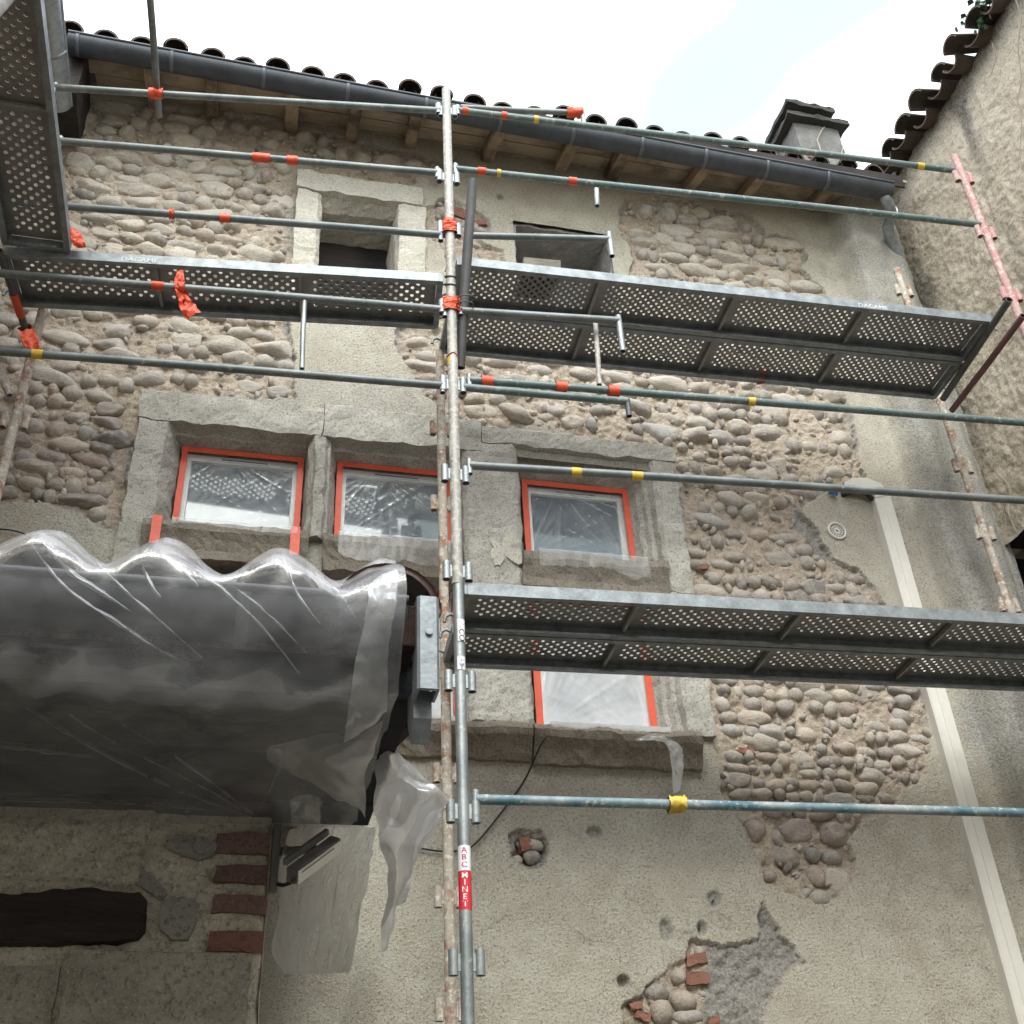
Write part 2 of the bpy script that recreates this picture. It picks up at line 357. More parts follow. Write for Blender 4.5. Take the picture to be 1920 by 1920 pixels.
ZINC_M = mat_plain('zinc_bracket', (0.12, 0.13, 0.145), 0.5, 0.4, 0.2, 20)
ZINC_L = mat_plain('galvanised_zinc_plate', (0.30, 0.33, 0.35), 0.45, 0.6, 0.25, 22)
GALV = mat_tube('galvanised_tube', (0.36, 0.385, 0.385), (0.24, 0.265, 0.27), (0.52, 0.49, 0.43), 0.60)
GALV_P = mat_tube('tube_plaster_spattered', (0.40, 0.39, 0.365), (0.30, 0.29, 0.275), (0.58, 0.53, 0.45), 0.50, 0.35, 0.6)
RUSTY = mat_tube('rusty_mortar_crusted_tube', (0.50, 0.46, 0.39), (0.40, 0.35, 0.29), (0.68, 0.65, 0.58), 0.53, 0.0, 0.9, (0.30, 0.145, 0.085))
GREEN = mat_tube('worn_green_painted_tube', (0.085, 0.135, 0.13), (0.17, 0.205, 0.195), (0.42, 0.42, 0.38), 0.57, 0.25, 0.5)
GREY_T = mat_tube('worn_grey_tube', (0.22, 0.235, 0.23), (0.13, 0.15, 0.15), (0.40, 0.39, 0.35), 0.60, 0.4, 0.5)
BLUE = mat_tube('worn_blue_painted_tube', (0.075, 0.16, 0.20), (0.30, 0.34, 0.35), (0.48, 0.46, 0.41), 0.55, 0.2, 0.55)
DARK_T = mat_tube('dark_grey_tube', (0.12, 0.12, 0.115), (0.085, 0.085, 0.085), (0.25, 0.23, 0.20), 0.66, 0.3, 0.55)
PINK = mat_tube('faded_pink_painted_tube', (0.47, 0.22, 0.22), (0.42, 0.30, 0.27), (0.58, 0.50, 0.43), 0.52, 0.0, 0.7)
PINK_D = mat_tube('dark_red_tube', (0.17, 0.07, 0.075), (0.12, 0.065, 0.06), (0.28, 0.2, 0.18), 0.62, 0.0, 0.7)
DECK = mat_plain('steel_deck_sheet', (0.25, 0.245, 0.235), 0.5, 0.4, 0.2, 10)
DECK_R = mat_plain('galvanised_deck_edge', (0.23, 0.25, 0.26), 0.5, 0.4, 0.35, 16)
TAPE = mat_plain('orange_red_tape', (0.66, 0.085, 0.032), 0.45, 0, 0.10, 14, 0.25)
TAPE_Y = mat_plain('yellow_tape', (0.62, 0.42, 0.06), 0.5, 0, 0.2, 30)
FILM = mat_film('clear_plastic_film', 0.86, 0.8, 0.06, 0.10, 0.32, 0.33, 0.03)
FILM_W = mat_film('milky_plastic_film', 0.22, 0.92, 0.12, 0.12)
FILM_A = mat_film('draped_plastic_sheet', 0.77, 0.82, 0.02, 0.12, 0.17, 0.24, 0.30)
FILM_T = mat_film('hanging_plastic_sheet', 0.50, 0.82, 0.06, 0.15, 0.28, 0.2, 0.25)
FILM_C = mat_film('taut_shade_greyed_sheet', 0.38, 0.34, 0.05, 0.12, 0.2, 0.22, 0.25)  # white film greyed: roof shade and the dark behind it painted in
FILM_CR = mat_film('creased_double_film', 0.87, 0.85, 0.03, 0.12, 0.2, 0.28, 0.15)
FILM_B = mat_film('overlapping_film', 0.78, 0.8, 0.02, 0.12, 0.15, 0.3, 0.05)
FILM_F = mat_film('white_plastic_flag', 0.20, 0.90, 0.08, 0.14, 0.4, 0.16, 0.2)
PVC = mat_plain('white_window_frame', (0.72, 0.71, 0.68), 0.4, 0, 0.06, 9)
GLASS = mat_plain('window_glass', (0.05, 0.075, 0.095), 0.05, 0.0, 0.15, 3, 0.0, 0.9)
SLOT = mat_plain('dark_slot', (0.03, 0.03, 0.03), 0.7)
CREAM = mat_plain('cream_plastic_trunking', (0.70, 0.675, 0.61), 0.42, 0, 0.05, 6, 0.05)
BLACK = mat_plain('black_cable', (0.018, 0.018, 0.018), 0.5)
GREYP = mat_plain('floodlight_housing', (0.16, 0.16, 0.155), 0.5)
LEDP = mat_plain('floodlight_front_panel', (0.80, 0.79, 0.74), 0.4, 0, 0.05)
S_WHITE = mat_plain('white_sticker', (0.78, 0.77, 0.80), 0.45, 0, 0.06); S_RED = mat_plain('red_sticker', (0.62, 0.035, 0.05), 0.45, 0, 0.15)
S_BLUE = mat_plain('blue_print', (0.03, 0.10, 0.22), 0.5); S_INK = mat_plain('purple_black_print', (0.06, 0.045, 0.07), 0.5); S_REDI = mat_plain('red_print', (0.45, 0.03, 0.07), 0.5)
PAINTW = mat_plain('white_painted_letters', (0.58, 0.61, 0.63), 0.5, 0, 0.05)
VINE = mat_plain('dry_vine_stem', (0.36, 0.31, 0.25), 0.9); IVY = mat_plain('ivy_leaf', (0.045, 0.10, 0.05), 0.6)
BLUEP = mat_plain('blue_plastic_scrap', (0.03, 0.13, 0.28), 0.5)
GROUND = mat_rock('courtyard_paving', (0.23, 0.215, 0.19), (0.17, 0.16, 0.145), (0.09, 0.085, 0.08), 0.5)

# ------------------------------------------------------------------ noise fields (numpy)
def vnoise(x, y, seed):
    r = np.random.default_rng(seed).random((256, 256))
    xi = np.floor(x).astype(int); yi = np.floor(y).astype(int); fx = x - xi; fy = y - yi
    fx = fx * fx * (3 - 2 * fx); fy = fy * fy * (3 - 2 * fy)
    g = lambda a, b: r[a % 256, b % 256]
    return (g(xi, yi) * (1 - fx) + g(xi + 1, yi) * fx) * (1 - fy) + (g(xi, yi + 1) * (1 - fx) + g(xi + 1, yi + 1) * fx) * fy
def fbm(x, y, sc, seed, oct=5, gain=0.5):
    t = 0; a = 1; s = 0
    for o in range(oct): t = t + a * (vnoise(x * sc, y * sc, seed + o) * 2 - 1); s += a; a *= gain; sc *= 2.03
    return t / s
def inpoly(px, py, poly):
    c = np.zeros(px.shape, bool); n = len(poly)
    for i in range(n):
        x0, y0 = poly[i]; x1, y1 = poly[(i + 1) % n]
        if y0 == y1: continue
        h = ((y0 > py) != (y1 > py)) & (px < (x1 - x0) * (py - y0) / (y1 - y0) + x0); c ^= h
    return c
def blur(a, k):
    for ax in (0, 1):
        p = np.pad(a, [(k, k) if i == ax else (0, 0) for i in (0, 1)], mode='edge'); cs = np.cumsum(p, axis=ax)
        cs = np.concatenate([np.zeros_like(np.take(cs, [0], ax)), cs], axis=ax); n = 2 * k + 1
        a = (np.take(cs, range(n, cs.shape[ax]), ax) - np.take(cs, range(0, cs.shape[ax] - n), ax)) / n
    return a
def grid_object(name, P, keep, mat, parent, attrs=None, smooth=True):
    "P: (ny,nx,3) world points; keep: (ny-1,nx-1) bool"
    ny, nx = P.shape[:2]; L = np.array(wloc(parent)) if parent else np.zeros(3)
    j, i = np.nonzero(keep); a = j * nx + i
    quads = np.stack([a, a + 1, a + nx + 1, a + nx], 1)
    used = np.zeros(ny * nx, bool); used[quads.ravel()] = True; remap = np.cumsum(used) - 1
    V = (P.reshape(-1, 3) - L)[used].astype(np.float32); Q = remap[quads].astype(np.int32)
    me = bpy.data.meshes.new(name); me.vertices.add(len(V)); me.vertices.foreach_set('co', V.ravel())
    me.loops.add(Q.size); me.loops.foreach_set('vertex_index', Q.ravel()); me.polygons.add(len(Q))
    me.polygons.foreach_set('loop_start', np.arange(0, Q.size, 4, dtype=np.int32)); me.update(calc_edges=True)
    me.polygons.foreach_set('use_smooth', np.full(len(Q), smooth)); me.materials.append(mat)
    for k, v in (attrs or {}).items():
        at = me.attributes.new(k, 'FLOAT', 'POINT'); at.data.foreach_set('value', v.reshape(-1)[used].astype(np.float32))
    o = bpy.data.objects.new(name, me); COL.objects.link(o); o.parent = parent; return o

# ================================================================== SETTING
g = MB(); g.add([(-40, -40, 0), (40, -40, 0), (40, 40, 0), (-40, 40, 0)], [(0, 1, 2, 3)])
tag(g.build('ground', GROUND), kind='structure')

# ================================================================== STONE HOUSE
house = thing('stone_house', (1.2, 0.3, 0), 'three-storey cobblestone and render house with grey stone windows behind the scaffold', 'house')
GX0, GX1, GZ0, GZ1, GS = -2.7, 4.74, 1.6, 8.42, 0.01
xs = np.arange(GX0, GX1, GS); zs = np.arange(GZ0, GZ1, GS)
XX, ZZ = np.meshgrid(xs, zs)
PX, PY = to_px(np.stack([XX, np.zeros_like(XX), ZZ], -1))
JX = PX + 16 * fbm(XX, ZZ, 2.3, 50) + 9 * fbm(XX, ZZ, 11, 60, 4); JY = PY + 12 * fbm(XX, ZZ, 2.5, 70) + 8 * fbm(XX, ZZ, 11, 80, 4)
# bare (unrendered) areas, outlined on the facade plane
BARE = [
 ([(-200, 150), (300, 195), (560, 235), (840, 300), (840, 345), (700, 348), (560, 352), (548, 500), (548, 740), (272, 742), (255, 800), (225, 985), (190, 985), (95, 935), (-200, 925)], 0.93, 1.0),
 ([(775, 395), (835, 372), (885, 385), (920, 410), (912, 440), (890, 450), (935, 470), (950, 540), (820, 560), (740, 615), (745, 650), (768, 690), (790, 740), (835, 775), (880, 795), (935, 812), (1000, 803), (1200, 838), (1250, 868), (1268, 890), (1272, 1060), (1268, 1090), (1322, 1285), (1342, 1400), (1352, 1480), (1385, 1545), (1425, 1615), (1442, 1652), (1492, 1682), (1555, 1700), (1600, 1662), (1607, 1620), (1590, 1582), (1607, 1545), (1682, 1510), (1690, 1480), (1732, 1460), (1745, 1400), (1740, 1330), (1700, 1240), (1665, 1140), (1640, 1100), (1600, 1062), (1555, 1040), (1530, 1000), (1500, 950), (1560, 912), (1625, 905), (1618, 870), (1592, 780), (1548, 560), (900, 560)], 0.70, 1.0),
 ([(1168, 372), (1290, 376), (1400, 402), (1442, 440), (1500, 448), (1516, 475), (1500, 502), (1548, 545), (1560, 600), (1200, 580), (1182, 510), (1192, 480), (1160, 440)], 0.97, 1.0),
 ([(1165, 1930), (1165, 1890), (1215, 1840), (1288, 1800), (1298, 1765), (1370, 1768), (1425, 1758), (1440, 1700), (1500, 1790), (1510, 1805), (1470, 1825), (1440, 1870), (1430, 1930)], 0.0, 1.0),
 ([(1075 - 120, 1565), (985, 1553), (1020, 1560), (1030, 1600), (1018, 1625), (985, 1630), (960, 1605)], 0.0, 1.0),
]
bare = np.zeros(XX.shape)
for poly, dens, sc in BARE: bare = np.maximum(bare, inpoly(JX, JY, poly).astype(float))
cement = np.zeros(XX.shape)
bl = blur(bare, 5); n1 = fbm(XX, ZZ, 5, 101); n2 = fbm(XX, ZZ, 16, 111, 4)
cement = np.clip((bare > 0.5) * (1 - bl) * 3.0 * np.clip(0.35 + n1 * 2.5, 0, 1), 0, 1)
low = inpoly(JX, JY, [(1340, 1770), (1440, 1690), (1520, 1800), (1440, 1930), (1330, 1930), (1320, 1850)]); cement = np.maximum(cement, (bare > 0.5) * low * 0.9)
vent_edge = inpoly(JX, JY, [(1480, 935), (1530, 960), (1560, 1040), (1540, 1050), (1490, 990)]); cement = np.maximum(cement, (bare > 0.5) * vent_edge * 0.9)
# relief: render lies about 3 cm proud of the mortar
YY = bare * (0.027 + 0.022 * fbm(XX, ZZ, 6, 20, 6, 0.6) + 0.036 * (np.abs(fbm(XX, ZZ, 13, 26, 4, 0.6)) - 0.2) + 0.008 * fbm(XX, ZZ, 40, 28, 2)) + (1 - bare) * (0.006 * fbm(XX, ZZ, 2.2, 30) + 0.0022 * fbm(XX, ZZ, 30, 35, 3, 0.7))
YY += bare * cement * 0.030 * (np.abs(fbm(XX, ZZ, 9, 180, 5, 0.65)) - 0.25)
# shallow chips and knocks in the render
for (cx, cy, rx, rz, dp) in [(1113, 1560, 0.045, 0.035, 0.03), (1250, 1745, 0.035, 0.06, 0.03), (1340, 1686, 0.036, 0.045, 0.025), (1316, 1740, 0.028, 0.04, 0.03), (1168, 1840, 0.03, 0.03, 0.05), (938, 368, 0.02, 0.03, 0.03), (990, 1590, 0.09, 0.075, 0.05), (1340, 1690, 0.008, 0.008, 0.06), (1315, 1741, 0.009, 0.01, 0.06)]:
    p = onY(cx, cy); d = np.sqrt(((XX - p.x) / rx) ** 2 + ((ZZ - p.z) / rz) ** 2) + 0.35 * fbm(XX, ZZ, 14, 140, 3)
    w = np.clip((1.0 - d) * 3, 0, 1); YY += w * dp; cement = np.maximum(cement, w * 0.8)
# corner pilaster at the right end
pil = np.clip((XX - 4.10 - 0.04 * fbm(XX, ZZ, 1.3, 150)) / 0.09, 0, 1); pil = pil * pil * (3 - 2 * pil)
YY -= pil * (0.17 + 0.03 * fbm(XX, ZZ, 1.7, 160)); rnd = np.clip((XX - 4.50) / 0.16, 0, 1); YY += rnd ** 2 * 0.14
grey = pil * 0.9
st_ = onY(1885, 1375); grey = np.maximum(grey, np.clip(1.5 - np.hypot((XX - st_.x) / 0.22, (ZZ - st_.z) / 0.3) + 0.9 * fbm(XX, ZZ, 4, 155), 0, 0.9)); cement = np.maximum(cement, 0.55 * np.clip(1.1 - np.hypot((XX - st_.x) / 0.2, (ZZ - st_.z) / 0.26) + 0.8 * fbm(XX, ZZ, 5, 157), 0, 1))
# soot-grey tint of the render around the window surrounds
dwin = np.maximum(np.maximum(-0.95 - XX, XX - 2.6) * 1.2, np.maximum(3.35 - ZZ, ZZ - 5.9)); grey = np.maximum(grey, np.clip(0.55 - np.maximum(dwin, 0) * 2.2, 0, 0.5) * (bare < 0.5))
# openings
OPEN = [(-0.58, 0.26, 4.60, 5.60), (0.36, 1.14, 3.80, 5.60), (1.44, 2.32, 3.80, 5.60), (0.21, 0.76, 6.62, 7.70), (1.55, 2.26, 6.72, 7.70)]
keep = np.ones((XX.shape[0] - 1, XX.shape[1] - 1), bool)
cx = xs[:-1] + GS / 2; cz = zs[:-1] + GS / 2; CX, CZ = np.meshgrid(cx, cz)
for x0, x1, z0, z1 in OPEN: keep &= ~((CX > x0) & (CX < x1) & (CZ > z0) & (CZ < z1))
keep &= ~((CX < 0.05) & (CZ < 3.0))
grid_object('wall', np.stack([XX, YY, ZZ], -1), keep, FACADE, house, dict(bare=blur(bare, 1), cement=blur(cement, 1), grey=grey))
mb = MB(); box(mb, -2.7, 4.74, 0.5, 0.9, 0, 8.5); box(mb, -2.7, 4.74, 0.03, 0.3, 0, 1.62)
mb.build('wall_core', FACADE, house)

# ---- cobbles: courses of rounded river stones set in the mortar
VAR = []
for k in range(16):
    bm = bmesh.new(); bmesh.ops.create_icosphere(bm, subdivisions=3, radius=1.0); e = random.uniform(0.55, 0.95); off = Vector((k * 7.3, k * 3.1, 0))
    for v in bm.verts:
        c = v.co.copy(); c = Vector([math.copysign(abs(q) ** e, q) for q in c]).normalized() * (0.9 + 0.1 * e) if False else c
        s = 1 + 0.22 * mnoise.noise(c * 1.1 + off) + 0.09 * mnoise.noise(c * 2.7 + off) + 0.03 * mnoise.noise(c * 6 + off)
        v.co = Vector((math.copysign(abs(c.x) ** 0.86, c.x), c.y, math.copysign(abs(c.z) ** 0.86, c.z))) * s
    for q in range(random.choice((2, 3, 4, 6))):            # worn flats
        nn_ = Vector((random.gauss(0, 1), -abs(random.gauss(0.6, 0.6)), random.gauss(0, 1))).normalized(); dd = random.uniform(0.62, 0.86)
        for v in bm.verts:
            e_ = v.co.dot(nn_) - dd
            if e_ > 0: v.co -= nn_ * e_ * 0.78
    # some stones are split and show a flat broken face
    if k % 4 == 3:
        for v in bm.verts:
            if v.co.y < -0.45: v.co.y = -0.45 + (v.co.y + 0.45) * 0.25 + 0.06 * mnoise.noise(v.co * 4 + off)
    me = bpy.data.meshes.new('stone'); bm.to_mesh(me); bm.free(); me.materials.append(STONE)
    me.polygons.foreach_set('use_smooth', [True] * len(me.polygons)); VAR.append(me)
VARP = []
for me in VAR:
    m2 = me.copy(); m2.materials[0] = STONE_P; VARP.append(m2)
bare_s = bare.copy()
def is_bare(x, z):
    i = int((x - GX0) / GS); j = int((z - GZ0) / GS)
    return 0 <= i < len(xs) and 0 <= j < len(zs) and bare_s[j, i] > 0.5 and cement[j, i] < 0.85
def blocked(x, z, w):
    return any(x0 - 0.22 - w < x < x1 + 0.22 + w and z0 - 0.15 < z < z1 + 0.24 for x0, x1, z0, z1 in OPEN)
def dens_at(x, z, px, py):
    if py < 300: return 0.72
    if px < 560 and py < 590: return 0.90
    if px < 560 and py < 700: return 0.62
    if px < 300: return 0.88
    if py < 580 and px > 1100: return 0.98
    if py < 640: return 0.55
    if py < 860 and px < 1300: return 0.58
    if py < 900: return 0.62
    if py < 1080: return 0.60
    return 0.86
stones = []
z = 2.55
while z < 8.36:
    ks = 0.80 + 0.115 * (z - 3.0); ks = max(0.85, ks)
    pitch = 0.082 * ks * random.uniform(0.92, 1.12); x = -2.2 + random.uniform(0, 0.1)
    while x < 4.1:
        w = random.choice((0.065, 0.08, 0.09, 0.105, 0.12, 0.135, 0.15, 0.18, 0.23)) * ks * random.uniform(0.9, 1.1)
        h = pitch * random.uniform(0.78, 1.22)
        if w > 0.17 * ks: h *= 1.25
        cx_ = x + w / 2; cz_ = z + random.uniform(-0.18, 0.18) * pitch; x += w * random.uniform(0.95, 1.05)
        px, py = to_px(np.array([cx_, 0, cz_]))
        d = dens_at(cx_, cz_, px, py)
        d *= 1.05 + 0.45 * mnoise.noise((cx_ * 1.7, cz_ * 1.7, 3.0))
        if random.random() > d: continue
        if d < 0.6: w *= 0.86; h *= 0.86
        ok = all(is_bare(cx_ + a * w * 0.36, cz_ + b * h * 0.36) for a, b in ((0, 0), (1, 0), (-1, 0), (0, 1), (0, -1)))
        if not ok or blocked(cx_, cz_, 0): continue
        stones.append((cx_, cz_, w, h))
    z += pitch
# large stones of the lower gaps, set by hand
for px, py, w, h in [(1500, 1557, 0.20, 0.13), (1572, 1560, 0.17, 0.13), (1420, 1555, 0.10, 0.12), (1482, 1605, 0.15, 0.10), (1528, 1600, 0.09, 0.08), (1565, 1605, 0.12, 0.08), (1425, 1605, 0.09, 0.09), (1495, 1650, 0.17, 0.11), (1533, 1640, 0.10, 0.12), (1575, 1645, 0.17, 0.14), (1540, 1682, 0.12, 0.09), (1445, 1640, 0.08, 0.06),
                     (1234, 1860, 0.13, 0.08), (1285, 1875, 0.13, 0.09), (1243, 1898, 0.11, 0.12), (1295, 1905, 0.16, 0.07), (1275, 1830, 0.08, 0.07), (1000, 1605, 0.09, 0.07), (972, 1610, 0.05, 0.05)]:
    p = onY(px, py); stones = [s for s in stones if not (abs(s[0] - p.x) < (s[2] + w) * 0.42 and abs(s[1] - p.z) < (s[3] + h) * 0.42)]
    stones.append((p.x, p.z, w, h))
order = sorted(range(len(stones)), key=lambda i: -stones[i][2] * stones[i][3]); big = set(order[:298])
HL = house.location; rest = MB(); small = []
for k in range(8):
    bm = bmesh.new(); bmesh.ops.create_icosphere(bm, subdivisions=2, radius=1.0); off = Vector((k * 5.3, 9, k))
    for v in bm.verts: v.co = v.co * (1 + 0.2 * mnoise.noise(v.co * 1.2 + off) + 0.06 * mnoise.noise(v.co * 3 + off))
    bm.verts.index_update(); small.append(([v.co.copy() for v in bm.verts], [[v.index for v in f.verts] for f in bm.faces])); bm.free()
for i, (x, z, w, h) in enumerate(stones):
    dep = min(w, h) * random.uniform(0.45, 0.62); yc = 0.036 - 0.012 * random.random() + dep * 0.02
    yc = max(yc, dep * 0.62 + random.uniform(-0.012, 0.012))
    rot = Matrix.Rotation(random.gauss(0, 0.13), 4, 'Y') @ Matrix.Rotation(random.gauss(0, 0.12), 4, 'X')
    sc = Vector((w * 0.53, dep, h * 0.53))
    if i in big:
        o = bpy.data.objects.new('stone', random.choice(VARP if z > 5.95 or (z > 5.0 and x > 1.2 and random.random() < 0.5) else VAR)); COL.objects.link(o); o.parent = house
        o.location = Vector((x, yc, z)) - HL; o.rotation_euler = rot.to_euler(); o.scale = sc
    else:
        vs, fs = random.choice(small); Mx = Matrix.Translation((x, yc, z)) @ rot @ Matrix.Diagonal((sc.x, sc.y, sc.z, 1))
        rest.add([Mx @ v for v in vs], fs, True)
grit = 0
while grit < 1500:                                            # chips and pebbles in the mortar
    x, z = random.uniform(-1.9, 4.1), random.uniform(2.5, 8.3)
    if not is_bare(x, z) or blocked(x, z, 0): continue
    grit += 1; r_ = random.uniform(0.010, 0.028); vs, fs = random.choice(small)
    Mx = Matrix.Translation((x, 0.022 + random.uniform(-0.004, 0.01), z)) @ Matrix.Rotation(random.uniform(0, 6), 4, 'Y') @ Matrix.Diagonal((r_ * random.uniform(1, 1.6), r_, r_ * random.uniform(0.6, 1), 1))
    rest.add([Mx @ v for v in vs], fs, True)
tag(rest.build('small_stones', STONE_S, house), kind='stuff')
print('stones', len(stones))
# bricks and broken tile showing in the gaps of the render
for (px, py, w, h, a) in [(1306, 1797, 0.10, 0.055, 0.1), (1310, 1832, 0.11, 0.06, -0.08), (1192, 1885, 0.07, 0.03, 0.3), (1205, 1905, 0.08, 0.035, -0.25), (1340, 1915, 0.06, 0.04, 0.1), (1400, 1408, 0.10, 0.035, 0.05), (1318, 1062, 0.07, 0.03, 0.1), (850, 392, 0.20, 0.05, -0.1), (868, 402, 0.16, 0.04, -0.2), (895, 418, 0.14, 0.04, 0.3), (112, 717, 0.06, 0.04, 0.2), (985, 1580, 0.06, 0.08, 0.2)]:
    p = onY(px, py); mb = MB(); c, s = math.cos(a), math.sin(a)
    q4 = [(p.x + (u_ * w * c - v_ * h * s) / 2, p.z + (u_ * w * s + v_ * h * c) / 2) for u_, v_ in ((-1, -1), (1, -0.8), (0.9, 1), (-0.85, 0.9))]; prism(mb, densify(q4, 0.012), 'y', 0.002, 0.06, 4, 0.016); mb.build('brick', BRICK, house)

# ---- dressed stone window surrounds
def stone_piece(name, poly, axis, a0, a1, mat=GRANITE, jit=0.014, step=0.03, parent=house):
    mb = MB(); prism(mb, densify(poly, step), axis, a0, a1, max(2, int(abs(a1 - a0) / step)), jit); return mb.build(name, mat, parent)
F, B = -0.035, 0.15
# left jamb, mullion, pier, right jamb: profiles in plan
stone_piece('jamb', [(-0.715, 0.05), (-0.705, F), (-0.552, F), (-0.478, B), (-0.478, 0.3), (-0.715, 0.3)], 'z', 4.88, 5.575)
stone_piece('mullion', [(0.243, 0.02), (0.262, -0.005), (0.275, F), (0.305, F - 0.012), (0.330, F), (0.345, -0.005), (0.362, 0.02), (0.405, B), (0.405, 0.3), (0.228, 0.3), (0.228, B)], 'z', 4.88, 5.575)
stone_piece('pier', [(1.085, B), (1.10, 0.06), (1.115, 0.05), (1.13, F + 0.02), (1.155, F), (1.44, F), (1.465, F + 0.02), (1.52, B), (1.52, 0.3), (1.085, 0.3)], 'z', 3.86, 5.655)
RJ = [(2.205, 0.3), (2.205, B), (2.225, 0.125), (2.24, 0.09), (2.262, 0.075), (2.278, 0.045), (2.30, 0.03), (2.318, F + 0.018), (2.34, F), (2.47, F), (2.475, 0.05), (2.475, 0.3)]
stone_piece('jamb', RJ, 'z', 4.72, 5.655); stone_piece('jamb', RJ, 'z', 3.845, 4.715)
# lintels: profiles across (y, z)
def lintel(x0, x1, zb, zt, zback):
    stone_piece('lintel', [(F - 0.004, zb), (F - 0.004, zt - 0.02), (F + 0.02, zt), (0.3, zt), (0.3, zback), (B, zback), (0.06, zback + 0.02), (0.05, zb - 0.015), (0.0, zb - 0.005)], 'x', x0, x1)
lintel(-0.72, 0.302, 5.58, 5.80, 5.535); lintel(0.308, 1.25, 5.585, 5.83, 5.53); lintel(1.256, 2.48, 5.66, 5.80, 5.54)
# transoms under the upper lights, sills under the lower ones
def transom(x0, x1):
    stone_piece('transom', [(B, 5.0), (0.02, 4.93), (F - 0.05, 4.885), (F - 0.052, 4.84), (F - 0.03, 4.80), (F - 0.005, 4.74), (F, 4.69), (0.3, 4.69), (0.3, 5.0)], 'x', x0, x1, GRANITE_D)
transom(-0.60, 0.262); transom(0.342, 1.10); transom(1.455, 2.32)
stone_piece('sill', [(B, 3.885), (0.0, 3.85), (-0.085, 3.835), (-0.105, 3.80), (-0.10, 3.765), (-0.06, 3.72), (-0.03, 3.66), (0.05, 3.645), (0.3, 3.65), (0.3, 3.885)], 'x', 0.30, 1.44, GRANITE_D)
stone_piece('sill', [(B, 3.885), (0.0, 3.85), (-0.085, 3.835), (-0.108, 3.80), (-0.10, 3.765), (-0.06, 3.715), (-0.03, 3.65), (0.05, 3.64), (0.3, 3.645), (0.3, 3.885)], 'x', 1.452, 2.36, GRANITE_D)
stone_piece('stub', [(-0.03, 4.4), (F, 4.88), (0.3, 4.88), (0.3, 4.4)], 'x', -0.72, -0.605, GRANITE)
# upper windows: pale limestone surrounds
stone_piece('jamb', [(0.045, 0.05), (0.05, -0.03), (0.19, -0.032), (0.215, 0.0), (0.225, 0.4), (0.045, 0.4)], 'z', 6.62, 7.66, LIMEST)
stone_piece('jamb', [(0.705, 0.4), (0.72, 0.05), (0.735, -0.02), (0.775, -0.035), (0.92, -0.03), (0.93, 0.05), (0.93, 0.4)], 'z', 6.62, 7.66, LIMEST)
stone_piece('lintel', [(-0.034, 7.68), (-0.034, 7.85), (0.0, 7.87), (0.4, 7.87), (0.4, 7.60), (0.1, 7.62), (0.02, 7.665)], 'x', 0.04, 0.90, LIMEST)
stone_piece('reveal', [(1.545, 0.03), (1.545, 0.45), (1.575, 0.45), (1.565, 0.03)], 'z', 6.72, 7.70, ANNEX_G)
stone_piece('reveal', [(2.265, 0.03), (2.265, 0.45), (2.235, 0.45), (2.25, 0.03)], 'z', 6.72, 7.70, ANNEX_G)
stone_piece('reveal', [(0.03, 7.705), (0.45, 7.705), (0.45, 7.665), (0.03, 7.685)], 'x', 1.55, 2.26, ANNEX_G)
mb = MB(); box(mb, 1.55, 2.27, 0.36, 0.42, 6.6, 7.75); mb.build('infill_panel', ANNEX_G, house)
mb = MB(); box(mb, 0.15, 0.85, 0.36, 0.40, 6.5, 7.8); mb.build('shutter_board', CHAR, house)
mb = MB(); box(mb, 0.42, 0.47, 0.345, 0.352, 7.02, 7.08, 0, 0.004); mb.build('tape', TAPE, house)

lc = onY(944, 1036, F); lp = []
for k in range(40):
    a_ = 2 * math.pi * k / 40; q_ = 0.75 + 0.9 * mnoise.noise((math.cos(a_) * 1.3, math.sin(a_) * 1.3, 4)) + 0.35 * mnoise.noise((math.cos(a_) * 4, math.sin(a_) * 4, 7)); lp.append((lc.x + 0.10 * q_ * math.cos(a_), lc.z + 0.125 * q_ * math.sin(a_)))
mb = MB(); prism(mb, lp, 'y', F - 0.009, F + 0.02, 2, 0.003); mb.build('lime_patch', LIMEST, house)
# ---- windows: white frames, glass and a trickle vent
def window(x0, x1, z0, z1, vent=True):
    w = 0.045; y0, y1 = 0.165, 0.23
    mb = MB(); box(mb, x0, x1, y0, y1, z1 - w, z1, 0.004); box(mb, x0, x1, y0, y1, z0, z0 + w, 0.004)
    box(mb, x0, x0 + w, y0, y1, z0 + w, z1 - w, 0.004); box(mb, x1 - w, x1, y0, y1, z0 + w, z1 - w, 0.004)
    fr = mb.build('window', PVC, house)
    mb = MB(); box(mb, x0 + w, x1 - w, 0.19, 0.20, z0 + w, z1 - w); mb.build('pane', GLASS, fr)
    mb = MB(); box(mb, x0 + w, x1 - w, 0.28, 0.29, z0 + w, z1 - w); mb.build('blind', SLOT, fr)
    if vent:
        xm = (x0 + x1) / 2; mb = MB(); box(mb, xm - 0.13, xm + 0.15, 0.158, 0.1645, z1 - 0.036, z1 - 0.014, 0.003); mb.build('trickle_vent', PVC, fr)
        mb = MB(); box(mb, xm - 0.12, xm + 0.14, 0.155, 0.1575, z1 - 0.028, z1 - 0.021); mb.build('vent_slot', SLOT, fr)
WIN = [(-0.455, 0.205, 4.98, 5.505), (0.425, 1.085, 4.98, 5.505), (1.545, 2.185, 4.98, 5.505), (0.425, 1.085, 3.88, 4.70), (1.545, 2.185, 3.88, 4.70)]
for i, wdw in enumerate(WIN): window(*wdw, vent=i < 3)

